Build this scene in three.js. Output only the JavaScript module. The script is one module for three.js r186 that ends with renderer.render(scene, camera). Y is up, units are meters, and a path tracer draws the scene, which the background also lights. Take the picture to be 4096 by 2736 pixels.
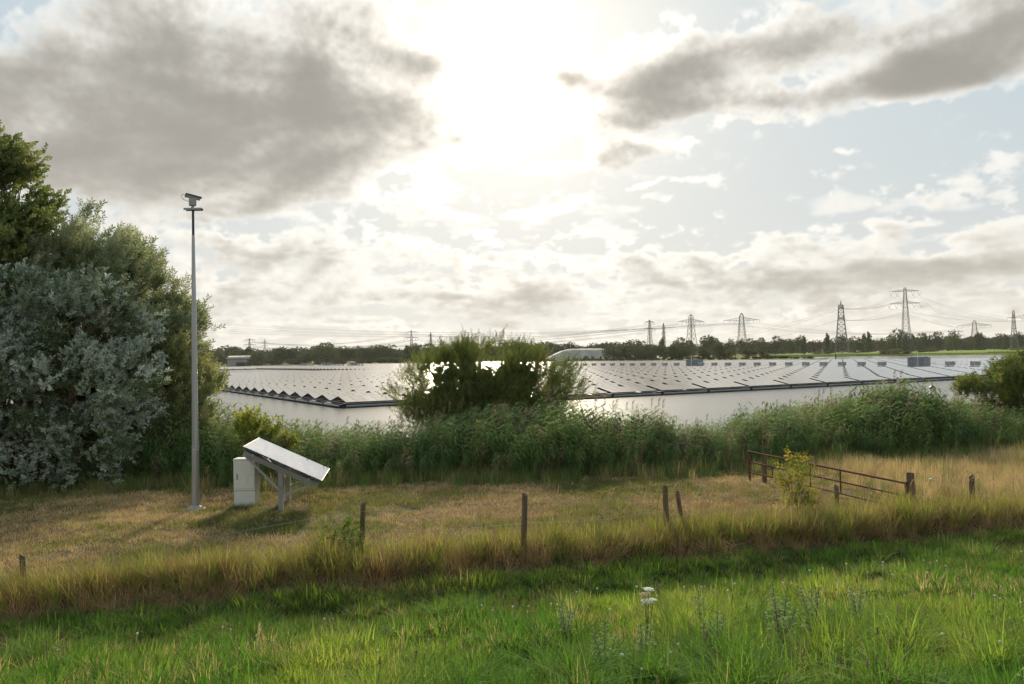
import * as THREE from 'three';
import { mergeGeometries, toCreasedNormals } from 'three/addons/utils/BufferGeometryUtils.js';
import { RoundedBoxGeometry } from 'three/addons/geometries/RoundedBoxGeometry.js';

// ------------------------------------------------------------------ camera, sky, sun, exposure
const scene = new THREE.Scene();
const camera = new THREE.PerspectiveCamera(46.8, 1024 / 684, 0.1, 6000);
camera.position.set(0, 3.66, 0);
camera.rotation.order = 'YXZ';
camera.rotation.set(THREE.MathUtils.degToRad(1.097), 0, THREE.MathUtils.degToRad(-1.07));
const renderer = new THREE.WebGLRenderer();
renderer.toneMapping = THREE.LinearToneMapping;
renderer.toneMappingExposure = 1.42;
renderer.shadowMap.enabled = true;

const rad = THREE.MathUtils.degToRad, lerp = THREE.MathUtils.lerp, clamp = THREE.MathUtils.clamp;
const sstep = (a, b, x) => { const t = clamp((x - a) / (b - a), 0, 1); return t * t * (3 - 2 * t); };
function rng(seed) { return () => { seed = (seed + 0x6d2b79f5) | 0; let t = Math.imul(seed ^ (seed >>> 15), 1 | seed); t = (t + Math.imul(t ^ (t >>> 7), 61 | t)) ^ t; return ((t ^ (t >>> 14)) >>> 0) / 4294967296; }; }
const NT = 256, perm = new Float32Array(NT * NT);
{ const r = rng(11); for (let i = 0; i < perm.length; i++) perm[i] = r(); }
function vnoise(x, y) {
  const xi = Math.floor(x), yi = Math.floor(y); let fx = x - xi, fy = y - yi;
  fx = fx * fx * (3 - 2 * fx); fy = fy * fy * (3 - 2 * fy);
  const x0 = xi & 255, x1 = (xi + 1) & 255, y0 = (yi & 255) << 8, y1 = ((yi + 1) & 255) << 8;
  const a = perm[y0 + x0], b = perm[y0 + x1], c = perm[y1 + x0], d = perm[y1 + x1];
  return a + (b - a) * fx + (c - a) * fy + (a - b - c + d) * fx * fy;
}
function fbm(x, y, n, gain = 0.5) { let s = 0, a = 0.5, t = 0; for (let i = 0; i < n; i++) { s += a * vnoise(x, y); t += a; a *= gain; const u = x * 1.62 - y * 1.18 + 17.3; y = x * 1.18 + y * 1.62 + 5.7; x = u; } return s / t; }

const SUN_AZ = 0.1, SUN_EL = 20.1;
const sunDir = new THREE.Vector3(Math.sin(rad(SUN_AZ)) * Math.cos(rad(SUN_EL)), Math.sin(rad(SUN_EL)), -Math.cos(rad(SUN_AZ)) * Math.cos(rad(SUN_EL)));
// cloud banks of this sky: [azimuth, elevation, half width, half height, turn, thickness], degrees
const BANKS = [
  [-19.64,20.42,7.02,2.23,-1.1,0.9],[-24.87,15.33,10.42,3.3,1.9,1.25],[-13.86,16.86,9.84,1.9,-3.1,1.0],[-8.34,17.64,5.27,1.31,-5.1,0.9],[-26.94,12.97,9.3,2.1,-1.1,1.1],[-17.44,13.5,8.2,1.5,2.9,1.0],[-31.98,15.02,4.33,2.95,-1.1,0.8],[-7.35,20.78,4.05,1.51,-15.1,0.7],[-14.41,19.77,7.12,1.84,-1.1,0.6],[-13.17,22.56,4.8,1.23,-1.1,0.4],
  [-31.73,19.04,2.98,2.96,-1.1,0.42],[-24.8,21.49,3.39,1.72,-1.1,0.4],[-28.86,21.49,2.18,1.11,-1.1,0.2],[-9.78,23.95,10.14,1.25,-1.1,0.42],[-5.25,15.2,3.76,0.79,10.9,0.4],[-6.54,13.1,2.81,0.44,-1.1,0.25],
  [12.46,19.47,5.13,1.85,10.9,0.9],[8.11,18.23,4.34,1.19,-5.1,0.6],[17.24,19.81,5.48,1.66,12.9,0.7],[26.51,17.58,7.09,1.19,10.9,1.0],[31.89,18.24,5.02,1.75,10.9,0.9],[20.96,20.0,7.45,1.18,6.9,0.45],[3.42,19.8,2.36,0.51,-25.1,0.75],[22.25,16.87,10.84,0.82,1.9,0.35],[9.01,16.74,6.79,0.94,3.9,0.4],[7.54,20.67,4.97,1.13,13.9,0.35],[27.09,19.92,7.52,0.85,10.9,0.3],
  [9.89,14.58,2.61,0.94,4.9,0.62],[7.71,14.46,2.17,0.69,-1.1,0.3],[20.43,16.0,0.67,0.42,-1.1,0.32],[22.42,12.71,1.08,0.26,-1.1,0.3],[13.49,11.95,1.79,0.4,-1.1,0.28],[17.71,15.46,0.86,0.3,-1.1,0.28],[9.83,11.81,3.07,0.25,-1.1,0.25],[2.92,11.33,3.47,0.32,-1.1,0.26],[-2.43,13.71,2.21,0.47,-1.1,0.3],[32.39,11.58,1.58,0.69,-9.1,0.4],
  [23.31,5.29,11.47,0.7,1.9,0.85],[31.29,4.76,6.01,0.87,2.9,0.8],[13.37,6.84,3.89,0.4,2.9,0.5],[9.1,6.8,1.48,0.44,-13.1,0.6],[2.47,4.49,3.32,1.01,-5.1,0.75],[-3.55,4.06,4.1,0.82,-4.1,0.7],[10.29,4.99,3.98,0.5,-1.1,0.5],[-6.98,5.42,4.36,0.38,-1.1,0.45],[19.2,6.17,8.46,0.6,2.9,0.4],
  [-17.47,10.75,8.64,1.09,-1.1,0.42],[-10.91,11.54,5.19,0.87,-1.1,0.36],[-19.5,8.04,6.47,0.89,-1.1,0.46],[-12.19,7.58,7.56,0.99,2.9,0.4],[-19.25,5.68,9.02,0.78,-1.1,0.44],[-13.14,4.2,9.0,0.8,-1.1,0.45],[2.53,7.32,1.89,0.63,-1.1,0.36],[-2.87,6.94,6.31,0.63,-1.1,0.34],[29.04,9.62,4.11,1.11,-8.1,0.46],[22.0,7.17,8.98,0.65,1.9,0.38],[31.58,6.94,3.21,0.7,3.9,0.4],[26.01,8.41,3.07,0.26,-1.1,0.4],[-16.41,2.69,12.23,0.42,-1.1,0.4],[10.25,2.88,15.32,0.44,-1.1,0.35],[27.15,3.42,8.27,0.39,-1.1,0.35],[14.79,3.66,5.92,0.37,-1.1,0.3],
].map(([a, e, rx, ry, t, w]) => ({ a, e, rx, ry, c: Math.cos(rad(t)), s: Math.sin(rad(t)), w, reach: Math.max(rx, ry) * 1.9 }));
const BK = new Array(420).fill(0).map((_, i) => { const az = -70 + i / 3; return BANKS.filter((b) => Math.abs(b.a - az) < b.reach + 3); });
function thickness(az, el, x, y, z) {
  const am = Math.abs((az < -90 ? az + 360 : az) - 90);
  const ev = 36 * Math.log(1 + Math.max(0, el) / 13);                     // clouds look flatter towards the horizon
  // wandering edges
  const w1 = fbm(am * 0.24, ev * 0.24 + 40, 3) - 0.5, w2 = fbm(am * 0.24 + 90, ev * 0.24, 3) - 0.5;
  const a2 = az + w1 * 2.4, e2 = el + w2 * 1.5;
  let b = 0;
  const bi = Math.floor((az + 70) * 3);
  if (bi >= 0 && bi < 420 && el < 34) for (const k of BK[bi]) {
    const dx = a2 - k.a, dy = e2 - k.e, u = (dx * k.c + dy * k.s) / k.rx, v = (-dx * k.s + dy * k.c) / k.ry, d = u * u + v * v;
    if (d < 3.2) b += k.w * Math.exp(-d * 1.15);
  }
  const px = am * 0.42 + 31, py = ev * 0.46 + 7;
  const detail = fbm(px, py, 7, 0.58) - 0.5, puff = 0.5 - Math.abs(fbm(px * 1.7 + py * 0.9 + 60, py * 1.9 - px * 0.9, 5) * 2 - 1) * 1.35;
  const inner = fbm(am * 0.3 + 140, ev * 0.4 + 60, 6, 0.58);
  const n = fbm(x / (y + 0.16) * 2.6 + 8, z / (y + 0.16) * 2.6 + 3, 7);    // the layer that goes on all round
  const front = sstep(62, 40, Math.abs(az)) * sstep(40, 26, el);
  let t = 0;
  if (b > 0.015) { t = Math.max(0, Math.min(b, 1.15) + detail * 1.15 + puff * 0.2 - 0.2) * sstep(0.0, 0.12, b); t *= clamp(0.62 + 2.0 * (inner - 0.36), 0.4, 1.45); }
  const low = fbm(am * 0.8 + 11, ev * 0.85 + 90, 6), heap = 0.5 - Math.abs(fbm(am * 1.1 + 47, ev * 1.5 + 13, 5) * 2 - 1) * 1.2;
  t += Math.max(0, low + heap * 0.22 - lerp(0.72, 0.50, sstep(10.5, 6.5, el + az * 0.05))) * 0.9 * sstep(15, 9, el);
  t += Math.max(0, n - lerp(0.46, 0.58, front)) * lerp(1.1, 1.0, front);
  return t;
}
function skyAt(az, el, x, y, z, out) {
  const g = Math.acos(clamp(x * sunDir.x + y * sunDir.y + z * sunDir.z, -1, 1)) * 57.29578;
  const h = Math.exp(-Math.max(0, el) / 9), glow = Math.exp(-g / 5.2), core = Math.exp(-g * g / 7), wide = Math.exp(-g / 24);
  const veil = Math.min(1, wide * 1.15);
  let r = lerp(0.25, 0.64, h), gg = lerp(0.375, 0.58, h), b = lerp(0.475, 0.485, h);
  r = lerp(r, 0.66, veil) + glow * 0.55; gg = lerp(gg, 0.635, veil) + glow * 0.48; b = lerp(b, 0.58, veil) + glow * 0.37;
  const t = thickness(az, el, x, y, z);
  if (t > 0.002) {
    const dl = Math.max(g, 0.5), k = 1.1 / dl, da = (SUN_AZ - az) * k, de = (SUN_EL - el) * k;
    const t2 = g > 1.5 && el < 40 ? thickness(az + da, el + de, x, y, z) : t;
    const al = 1 - Math.exp(-5.5 * t), thick = 0.62 * t + 0.42 * t2;
    const T = Math.exp(-2.9 * Math.max(0, thick - 0.06)), lowWarm = Math.exp(-Math.max(0, el) / 12);
    const e = 0.82 + glow * 1.5 + wide * 0.25;
    const dr = lerp(0.205, 0.46, lowWarm * 0.9) + glow * 0.10, dg = lerp(0.20, 0.425, lowWarm * 0.9) + glow * 0.085, db = lerp(0.185, 0.365, lowWarm * 0.9) + glow * 0.06;
    r = lerp(r, lerp(dr, e, T), al); gg = lerp(gg, lerp(dg, e * 0.95 - glow * 0.11, T), al); b = lerp(b, lerp(db, e * 0.86 - glow * 0.2, T), al);
    const hold = 1 - al * (1 - T) * 0.85;
    r += core * 3.2 * hold; gg += core * 2.7 * hold; b += core * 2.0 * hold;
  } else { r += core * 3.2; gg += core * 2.7; b += core * 2.0; }
  out[0] = r; out[1] = gg; out[2] = b;
}
{
  const W = 4096, HH = 2048, data = new Float32Array(W * HH * 4), o = [0, 0, 0];
  for (let j = 0; j < HH; j++) {
    const el = ((j + 0.5) / HH - 0.5) * 180, ce = Math.cos(rad(el)), y = Math.sin(rad(el));
    const step = el < -0.5 ? W : el > 45 ? 4 : 1;
    for (let i = 0; i < W; i += step) {
      const ph = ((i + 0.5) / W - 0.5) * 2 * Math.PI, x = Math.cos(ph) * ce, z = Math.sin(ph) * ce;
      const az = Math.atan2(x, -z) * 57.29578;
      if (el < -0.5) { o[0] = 0.45; o[1] = 0.43; o[2] = 0.36; } else skyAt(az, Math.max(el, 0), x, Math.max(y, 0), z, o);
      for (let q = 0; q < step && i + q < W; q++) { const p = (j * W + i + q) * 4; data[p] = o[0]; data[p + 1] = o[1]; data[p + 2] = o[2]; data[p + 3] = 1; }
    }
  }
  const sky = new THREE.DataTexture(data, W, HH, THREE.RGBAFormat, THREE.FloatType);
  sky.mapping = THREE.EquirectangularReflectionMapping; sky.magFilter = THREE.LinearFilter; sky.minFilter = THREE.LinearFilter; sky.needsUpdate = true;
  scene.background = sky; scene.environment = sky;
}
const sun = new THREE.DirectionalLight(new THREE.Color(1.0, 0.86, 0.62), 4.8);
sun.name = 'sun';
sun.position.copy(sunDir).multiplyScalar(200); sun.target.position.set(0, 0, -15);
sun.castShadow = true; sun.shadow.radius = 14;
Object.assign(sun.shadow.camera, { left: -60, right: 60, top: 60, bottom: -60, near: 1, far: 500 });
sun.shadow.mapSize.set(4096, 4096);
scene.add(sun, sun.target);
// ------------------------------------------------------------------ helpers
const V = (x, y, Z) => new THREE.Vector3(x, y, -Z);                       // x to the right, y up, Z metres ahead
const taken = {};
function numbered(name) { const n = taken[name] = (taken[name] ?? -1) + 1; return n ? name + '_' + String(n).padStart(3, '0') : name; }
function shade(o) { o.traverse((m) => { m.castShadow = m.receiveShadow = true; }); return o; }
function thing(name, label, category, group) { const o = new THREE.Group(); o.name = numbered(name); o.userData = { label, category }; if (group) o.userData.group = group; scene.add(o); return o; }
function part(name, geo, mat, parent, kind) { const m = new THREE.Mesh(geo, mat); m.name = name; if (kind) m.userData.kind = kind; m.castShadow = m.receiveShadow = true; parent.add(m); return m; }
function structure(name, geo, mat) { const m = new THREE.Mesh(geo, mat); m.name = name; m.userData.kind = 'structure'; m.castShadow = m.receiveShadow = true; scene.add(m); return m; }
const M4 = new THREE.Matrix4(), Q = new THREE.Quaternion(), EU = new THREE.Euler(), S3 = new THREE.Vector3(), C3 = new THREE.Color();
function instances(name, geo, mat, list, parent = scene, label, category) {
  const m = new THREE.InstancedMesh(geo, mat, list.length); m.name = parent === scene ? numbered(name) : name;
  list.forEach((p, i) => {
    if (p.q) Q.copy(p.q); else Q.setFromEuler(EU.set(p.rx ?? 0, p.ry ?? 0, p.rz ?? 0, 'YXZ'));
    M4.compose(p.p, Q, S3.set(p.s * (p.sx ?? 1), p.s * (p.sy ?? 1), p.s * (p.sx ?? 1))); m.setMatrixAt(i, M4);
    m.setColorAt(i, C3.setRGB(...(p.c ?? [1, 1, 1])));
  });
  m.userData.kind = 'stuff'; if (label) { m.userData.label = label; m.userData.category = category; }
  m.castShadow = m.receiveShadow = true; parent.add(m); return m;
}
const mix3 = (a, b, t) => [lerp(a[0], b[0], t), lerp(a[1], b[1], t), lerp(a[2], b[2], t)];
const vary = (c, r, amt) => { const k = 1 + (r() - 0.5) * 2 * amt, w = (r() - 0.5) * amt * 0.5; return [c[0] * (k + w), c[1] * k, c[2] * (k - w)]; };
const std = (rgb, rough, extra = {}) => new THREE.MeshStandardMaterial({ color: new THREE.Color().setRGB(...rgb), roughness: rough, ...extra });
const leafMat = (rgb, trans = 0.42) => new THREE.MeshPhysicalMaterial({ color: new THREE.Color().setRGB(...rgb), roughness: 1, specularIntensity: 0.25, transmission: trans, thickness: 0, side: THREE.DoubleSide });
// a bar of square section between two points, in world axes
function bar(a, b, w, h = w) {
  const d = new THREE.Vector3().subVectors(b, a), g = new THREE.BoxGeometry(w, d.length(), h);
  const q = new THREE.Quaternion().setFromUnitVectors(new THREE.Vector3(0, 1, 0), d.clone().normalize());
  return g.applyQuaternion(q).translate((a.x + b.x) / 2, (a.y + b.y) / 2, (a.z + b.z) / 2);
}
// a round bar, tapered
function rod(a, b, ra, rb = ra, n = 6) {
  const d = new THREE.Vector3().subVectors(b, a), g = new THREE.CylinderGeometry(rb, ra, d.length(), n, 1);
  const q = new THREE.Quaternion().setFromUnitVectors(new THREE.Vector3(0, 1, 0), d.clone().normalize());
  return g.applyQuaternion(q).translate((a.x + b.x) / 2, (a.y + b.y) / 2, (a.z + b.z) / 2);
}
const box = (w, h, d, x, y, z) => new THREE.BoxGeometry(w, h, d).translate(x, y, z);
const plain = (g) => { const n = g.index ? g.toNonIndexed() : g; for (const k of Object.keys(n.attributes)) if (!['position', 'normal', 'uv'].includes(k)) n.deleteAttribute(k); return n; };
const merge = (list) => mergeGeometries(list.map(plain));
function noiseMap(size, f, channels = 4, repeat = [1, 1], srgb = true) {
  const d = new Uint8Array(size * size * 4);
  for (let j = 0; j < size; j++) for (let i = 0; i < size; i++) { const c = f(i / size, j / size), p = (j * size + i) * 4; d[p] = c[0]; d[p + 1] = c[1]; d[p + 2] = c[2]; d[p + 3] = 255; }
  const t = new THREE.DataTexture(d, size, size, THREE.RGBAFormat); t.wrapS = t.wrapT = THREE.RepeatWrapping; t.magFilter = t.minFilter = THREE.LinearFilter; t.repeat.set(...repeat);
  if (srgb) t.colorSpace = THREE.SRGBColorSpace; t.needsUpdate = true; return t;
}
// value noise that tiles with a period of n cells
function tiled(u, v, n, oct = 4) {
  let s = 0, a = 0.5, t = 0;
  for (let o = 0; o < oct; o++) {
    const x = u * n, y = v * n, xi = Math.floor(x), yi = Math.floor(y); let fx = x - xi, fy = y - yi; fx = fx * fx * (3 - 2 * fx); fy = fy * fy * (3 - 2 * fy);
    const p = (i, j) => perm[(((j % n) * 7 + o * 31) & 255) * 256 + (((i % n) * 3 + o * 57) & 255)];
    s += a * lerp(lerp(p(xi, yi), p(xi + 1, yi), fx), lerp(p(xi, yi + 1), p(xi + 1, yi + 1), fx), fy); t += a; a *= 0.5; n *= 2;
  }
  return s / t;
}

// ------------------------------------------------------------------ the ground
const WATER = -0.6;
const fenceS = (X, Z) => (Z - 14.5 - 0.25 * X) * 0.97;                     // metres beyond the fence line
const reedFront = (X) => 24.0 + (X > 0 ? 0.25 * X : 0) + (fbm(X * 0.35 + 50, 3, 2) - 0.5) * 1.2;
function groundY(X, Z) {
  const s = fenceS(X, Z), zr = 24.0 + (X > 0 ? 0.25 * X : 0);
  let y = (fbm(X * 0.5, Z * 0.5, 3) - 0.5) * 0.16;
  if (s < -1) { const d = -s - 1; y += (d < 2.2 ? -0.16 * Math.sin(d / 2.2 * Math.PI) : 0) + Math.max(0, Math.min(d, 13.2) - 2) * 0.183 + (fbm(X * 0.9 + 9, Z * 0.9, 3) - 0.5) * 0.25 * sstep(0, 2, d) * sstep(17, 11, d); }
  y += 0.12 * Math.exp(-(((s + 0.1) / 0.7) ** 2));
  if (Z > zr - 0.5) y -= sstep(zr - 0.5, zr + 8, Z) * 0.85 + sstep(zr + 5, zr + 30, Z) * 3;
  return y;
}
const dryness = (X, Z) => clamp(0.68 + (fbm(X * 0.45 + 3, Z * 0.8 + 11, 4) - 0.5) * 3.2, 0, 1);
{
  const line = (a, b, fine0, fine1, step, grow) => { const l = []; for (let v = fine0; v <= fine1; v += step) l.push(v); let d = step; for (let v = fine1; v < b;) { d *= grow; v += d; l.push(Math.min(v, b)); } d = step; for (let v = fine0; v > a;) { d *= grow; v -= d; l.unshift(Math.max(v, a)); } return l; };
  const xs = line(-3000, 3000, -24, 26, 0.3, 1.25), zs = line(-3000, 4000, 3, 36, 0.3, 1.25), pos = [], col = [], uv = [], idx = [];
  for (const Z of zs) for (const X of xs) {
    pos.push(X, groundY(X, Z), -Z); uv.push(X / 3, Z / 3);
    const s = fenceS(X, Z), n = dryness(X, Z);
    let c = s < -1.6 ? mix3([0.05, 0.075, 0.018], [0.085, 0.085, 0.03], n) : mix3([0.10, 0.105, 0.04], [0.24, 0.165, 0.085], n);
    const bare = Math.exp(-(((X + 5.7) / 1.0) ** 2) - (((Z - 19.8) / 0.7) ** 2)) + Math.exp(-(((X + 7.6) / 1.1) ** 2) - (((Z - 20.6) / 0.45) ** 2)) * 0.8;
    c = mix3(c, [0.13, 0.095, 0.065], clamp(bare * 1.3, 0, 1));
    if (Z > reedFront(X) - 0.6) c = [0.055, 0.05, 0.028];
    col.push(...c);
  }
  const nx = xs.length; for (let j = 0; j + 1 < zs.length; j++) for (let i = 0; i + 1 < nx; i++) { const a = j * nx + i; idx.push(a, a + 1, a + nx, a + 1, a + nx + 1, a + nx); }
  const g = new THREE.BufferGeometry(); g.setAttribute('position', new THREE.Float32BufferAttribute(pos, 3)); g.setAttribute('color', new THREE.Float32BufferAttribute(col, 3)); g.setAttribute('uv', new THREE.Float32BufferAttribute(uv, 2)); g.setIndex(idx); g.computeVertexNormals();
  const grain = noiseMap(512, (u, v) => { const k = 110 + 145 * (0.55 * tiled(u, v, 24, 4) + 0.45 * tiled(u, v, 96, 2)); return [k, k, k]; });
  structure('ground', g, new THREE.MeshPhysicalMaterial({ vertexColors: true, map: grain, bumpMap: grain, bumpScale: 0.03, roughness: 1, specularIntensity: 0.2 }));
}
// the lake
{
  const ripples = noiseMap(1024, (u, v) => { const k = 255 * (0.5 * tiled(u, v, 12, 3) + 0.5 * tiled(u * 1, v, 48, 3)); return [k, k, k]; }, 4, [1, 1], false);
  const g = new THREE.PlaneGeometry(6000, 4000, 1, 1).rotateX(-Math.PI / 2), uv = g.attributes.uv;
  for (let i = 0; i < uv.count; i++) uv.setXY(i, uv.getX(i) * 6000 / 11, uv.getY(i) * 4000 / 7);
  g.translate(0, WATER, -2020);
  structure('lake_water', g, new THREE.MeshPhysicalMaterial({ color: new THREE.Color().setRGB(0.07, 0.072, 0.06), roughness: 0.22, ior: 1.33, specularIntensity: 1, bumpMap: ripples, bumpScale: 0.012 }));
}
// the land round the lake
{
  const pts = [[-3500, 300], [-900, 640], [-420, 745], [-260, 708], [-160, 672], [-79, 642], [-20, 608], [17, 580], [60, 512], [100, 448], [128, 398], [140, 384], [150, 386], [160, 400], [158, 440], [150, 520], [160, 600], [200, 640], [250, 626], [290, 568], [300, 520], [299, 462], [330, 390], [520, 330], [3500, 300], [3500, 5000], [-3500, 5000]];
  const sh = new THREE.Shape(pts.map(([x, Z]) => new THREE.Vector2(x, Z)));
  const g = new THREE.ExtrudeGeometry(sh, { depth: 1.5, bevelEnabled: true, bevelSize: 1.2, bevelThickness: 0.7, bevelSegments: 2, bevelOffset: -1.2 }).rotateX(-Math.PI / 2).translate(0, WATER - 1.5, 0);
  const p = g.attributes.position; g.setAttribute('uv', new THREE.Float32BufferAttribute(Array.from({ length: p.count * 2 }, (_, i) => (i % 2 ? p.getZ(i >> 1) : p.getX(i >> 1)) / 20), 2));
  const m = noiseMap(256, (u, v) => { const k = tiled(u, v, 8, 5); return [lerp(70, 150, k), lerp(80, 140, k), lerp(45, 80, k)]; });
  structure('far_shore', g, new THREE.MeshPhysicalMaterial({ map: m, roughness: 1, specularIntensity: 0.1 }));
  // green crop field on the right hand bank
  const f = new THREE.Shape([[215, 668], [300, 600], [312, 520], [420, 520], [800, 640], [800, 760], [300, 760]].map(([x, Z]) => new THREE.Vector2(x, Z)));
  const fg = new THREE.ExtrudeGeometry(f, { depth: 1.0, bevelEnabled: true, bevelSize: 12, bevelThickness: 1.2, bevelSegments: 3, bevelOffset: -12 }).rotateX(-Math.PI / 2).translate(0, -0.2, 0);
  structure('meadow', fg, new THREE.MeshPhysicalMaterial({ color: new THREE.Color().setRGB(0.17, 0.25, 0.05), roughness: 1, specularIntensity: 0.1 }));
}
// ------------------------------------------------------------------ grass, reeds and weeds
// one blade as a bent, tapered strip; pushed into arrays
function blade(pos, idx, x, z, h, w, turn, lean, curl, seg = 3) {
  const dx = Math.cos(turn), dz = Math.sin(turn), b = pos.length / 3;
  for (let i = 0; i <= seg; i++) {
    const t = i / seg, out = lean * t * h + curl * t * t * h, y = h * t * (1 - 0.35 * curl * t), ww = w * (1 - t ** 1.6) * 0.5 + 0.0004;
    const px = x + dx * out, pz = z + dz * out;
    pos.push(px - dz * ww, y, pz + dx * ww, px + dz * ww, y, pz - dx * ww);
    if (i) { const k = b + i * 2; idx.push(k - 2, k - 1, k, k - 1, k + 1, k); }
  }
}
function tuft(seed, n, radius, h0, h1, w, leanMax, curlMax, wind = 0) {
  const r = rng(seed), pos = [], idx = [];
  for (let i = 0; i < n; i++) {
    const a = r() * 6.283, d = Math.sqrt(r()) * radius;
    const turn = r() < wind ? (r() - 0.5) * 1.2 : a + (r() - 0.5) * 1.2;
    blade(pos, idx, Math.cos(a) * d, Math.sin(a) * d, lerp(h0, h1, r()), w * (0.7 + 0.6 * r()), turn, r() * leanMax, r() * curlMax);
  }
  const g = new THREE.BufferGeometry(); g.setAttribute('position', new THREE.Float32BufferAttribute(pos, 3)); g.setIndex(idx); g.computeVertexNormals(); return g;
}
const inView = (X, Z, m = 1.5) => Z > 2 && Math.abs(X) < Z * 0.69 + m;
const grassMat = leafMat([1, 1, 1], 0.5, 0.75), dryMat = leafMat([1, 1, 1], 0.3, 0.9);
const scatter = (seed, count, x0, x1, z0, z1, f) => { const r = rng(seed), out = []; for (let i = 0; i < count; i++) { const X = lerp(x0, x1, r()), Z = lerp(z0, z1, r()); const p = inView(X, Z) && f(X, Z, r); if (p) out.push(p); } return out; };
const put = (X, Z, r, s, c, extra = {}) => ({ p: V(X, groundY(X, Z) - 0.01, Z), ry: r() * 6.283, s, c, ...extra });
const lush = (X, Z) => fbm(X * 0.8 + 70, Z * 0.8 + 20, 3);
{
  // green sward of the dike slope, long and short patches
  const long = [], short = [], mid = [];
  scatter(1, 46000, -15, 17, 3.5, 18, (X, Z, r) => {
    const s = fenceS(X, Z); if (s > -1.1 || s < -12.5) return;
    const l = lush(X, Z), band = sstep(-5.6, -6.6, s + (l - 0.5) * 2.4), foot = sstep(-1.1, -1.9, s) * sstep(-4.2, -2.6, s + (l - 0.5) * 2);
    const n = fbm(X * 1.7, Z * 1.7 + 33, 3), yel = fbm(X * 0.6 + 13, Z * 0.6, 3), cl = sstep(0.35, 0.68, fbm(X * 2.6 + 41, Z * 2.6 + 7, 2)), patch = fbm(X * 0.35 + 3, Z * 0.5 + 61, 3);
    let c = mix3([0.10, 0.21, 0.022], [0.28, 0.36, 0.045], clamp((yel - 0.40) * 2.6 + (r() - 0.5) * 0.5, 0, 1));
    c = vary(c, r, 0.3);
    const straw = vary([0.40, 0.34, 0.12], r, 0.2), dead = r() < 0.04 + 0.2 * sstep(0.56, 0.7, patch);
    if (band > 0.5) { if (r() < 0.35 + 0.65 * cl) long.push(put(X, Z, r, (0.24 + 0.6 * cl * (0.5 + n)) * (0.7 + 0.6 * r()) * lerp(0.7, 1.1, sstep(-3.5, 1.5, X)) * (1.15 - 0.5 * sstep(0.5, 0.68, patch)), dead ? straw : c)); else short.push(put(X, Z, r, 0.9 + 0.7 * r(), c)); }
    else if (foot > 0.4) { if (r() < 0.3 + 0.7 * cl) mid.push(put(X, Z, r, (0.2 + 0.6 * cl * (0.4 + l)) * (0.7 + 0.6 * r()), dead ? straw : vary(mix3([0.075, 0.16, 0.018], [0.16, 0.27, 0.03], r()), r, 0.25))); else short.push(put(X, Z, r, 0.9 + 0.6 * r(), vary([0.13, 0.17, 0.03], r, 0.3))); }
    else short.push(put(X, Z, r, (0.5 + 0.9 * n) * (0.7 + 0.7 * r()) + (r() < 0.08 ? 0.8 : 0), dead || r() < 0.1 ? straw : c));
  });
  const L = [tuft(21, 26, 0.08, 0.14, 0.46, 0.011, 0.55, 0.95, 0.3), tuft(22, 26, 0.09, 0.12, 0.42, 0.010, 0.7, 0.95, 0.3), tuft(23, 20, 0.07, 0.16, 0.52, 0.011, 0.5, 0.95, 0.4)];
  const Sg = [tuft(31, 30, 0.12, 0.05, 0.16, 0.009, 0.6, 0.6), tuft(32, 30, 0.13, 0.04, 0.13, 0.009, 0.7, 0.6)];
  L.forEach((g, k) => instances('long_grass', g, grassMat, long.filter((_, i) => i % 3 === k), scene, ['tall bright green grass in the foreground on the dike slope', 'tall green grass tufts mixed through the foreground slope', 'tallest green grass tufts of the foreground slope'][k], 'grass'));
  L.slice(0, 2).forEach((g, k) => instances('lush_grass', g, grassMat, mid.filter((_, i) => i % 2 === k), scene, ['dark lush grass along the foot of the dike by the fence', 'dark lush grass tufts scattered along the foot of the dike'][k], 'grass'));
  Sg.forEach((g, k) => instances('short_grass', g, grassMat, short.filter((_, i) => i % 2 === k), scene, ['short mown green grass on the middle of the slope', 'short mown grass patches on the middle of the slope'][k], 'grass'));
}
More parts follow.
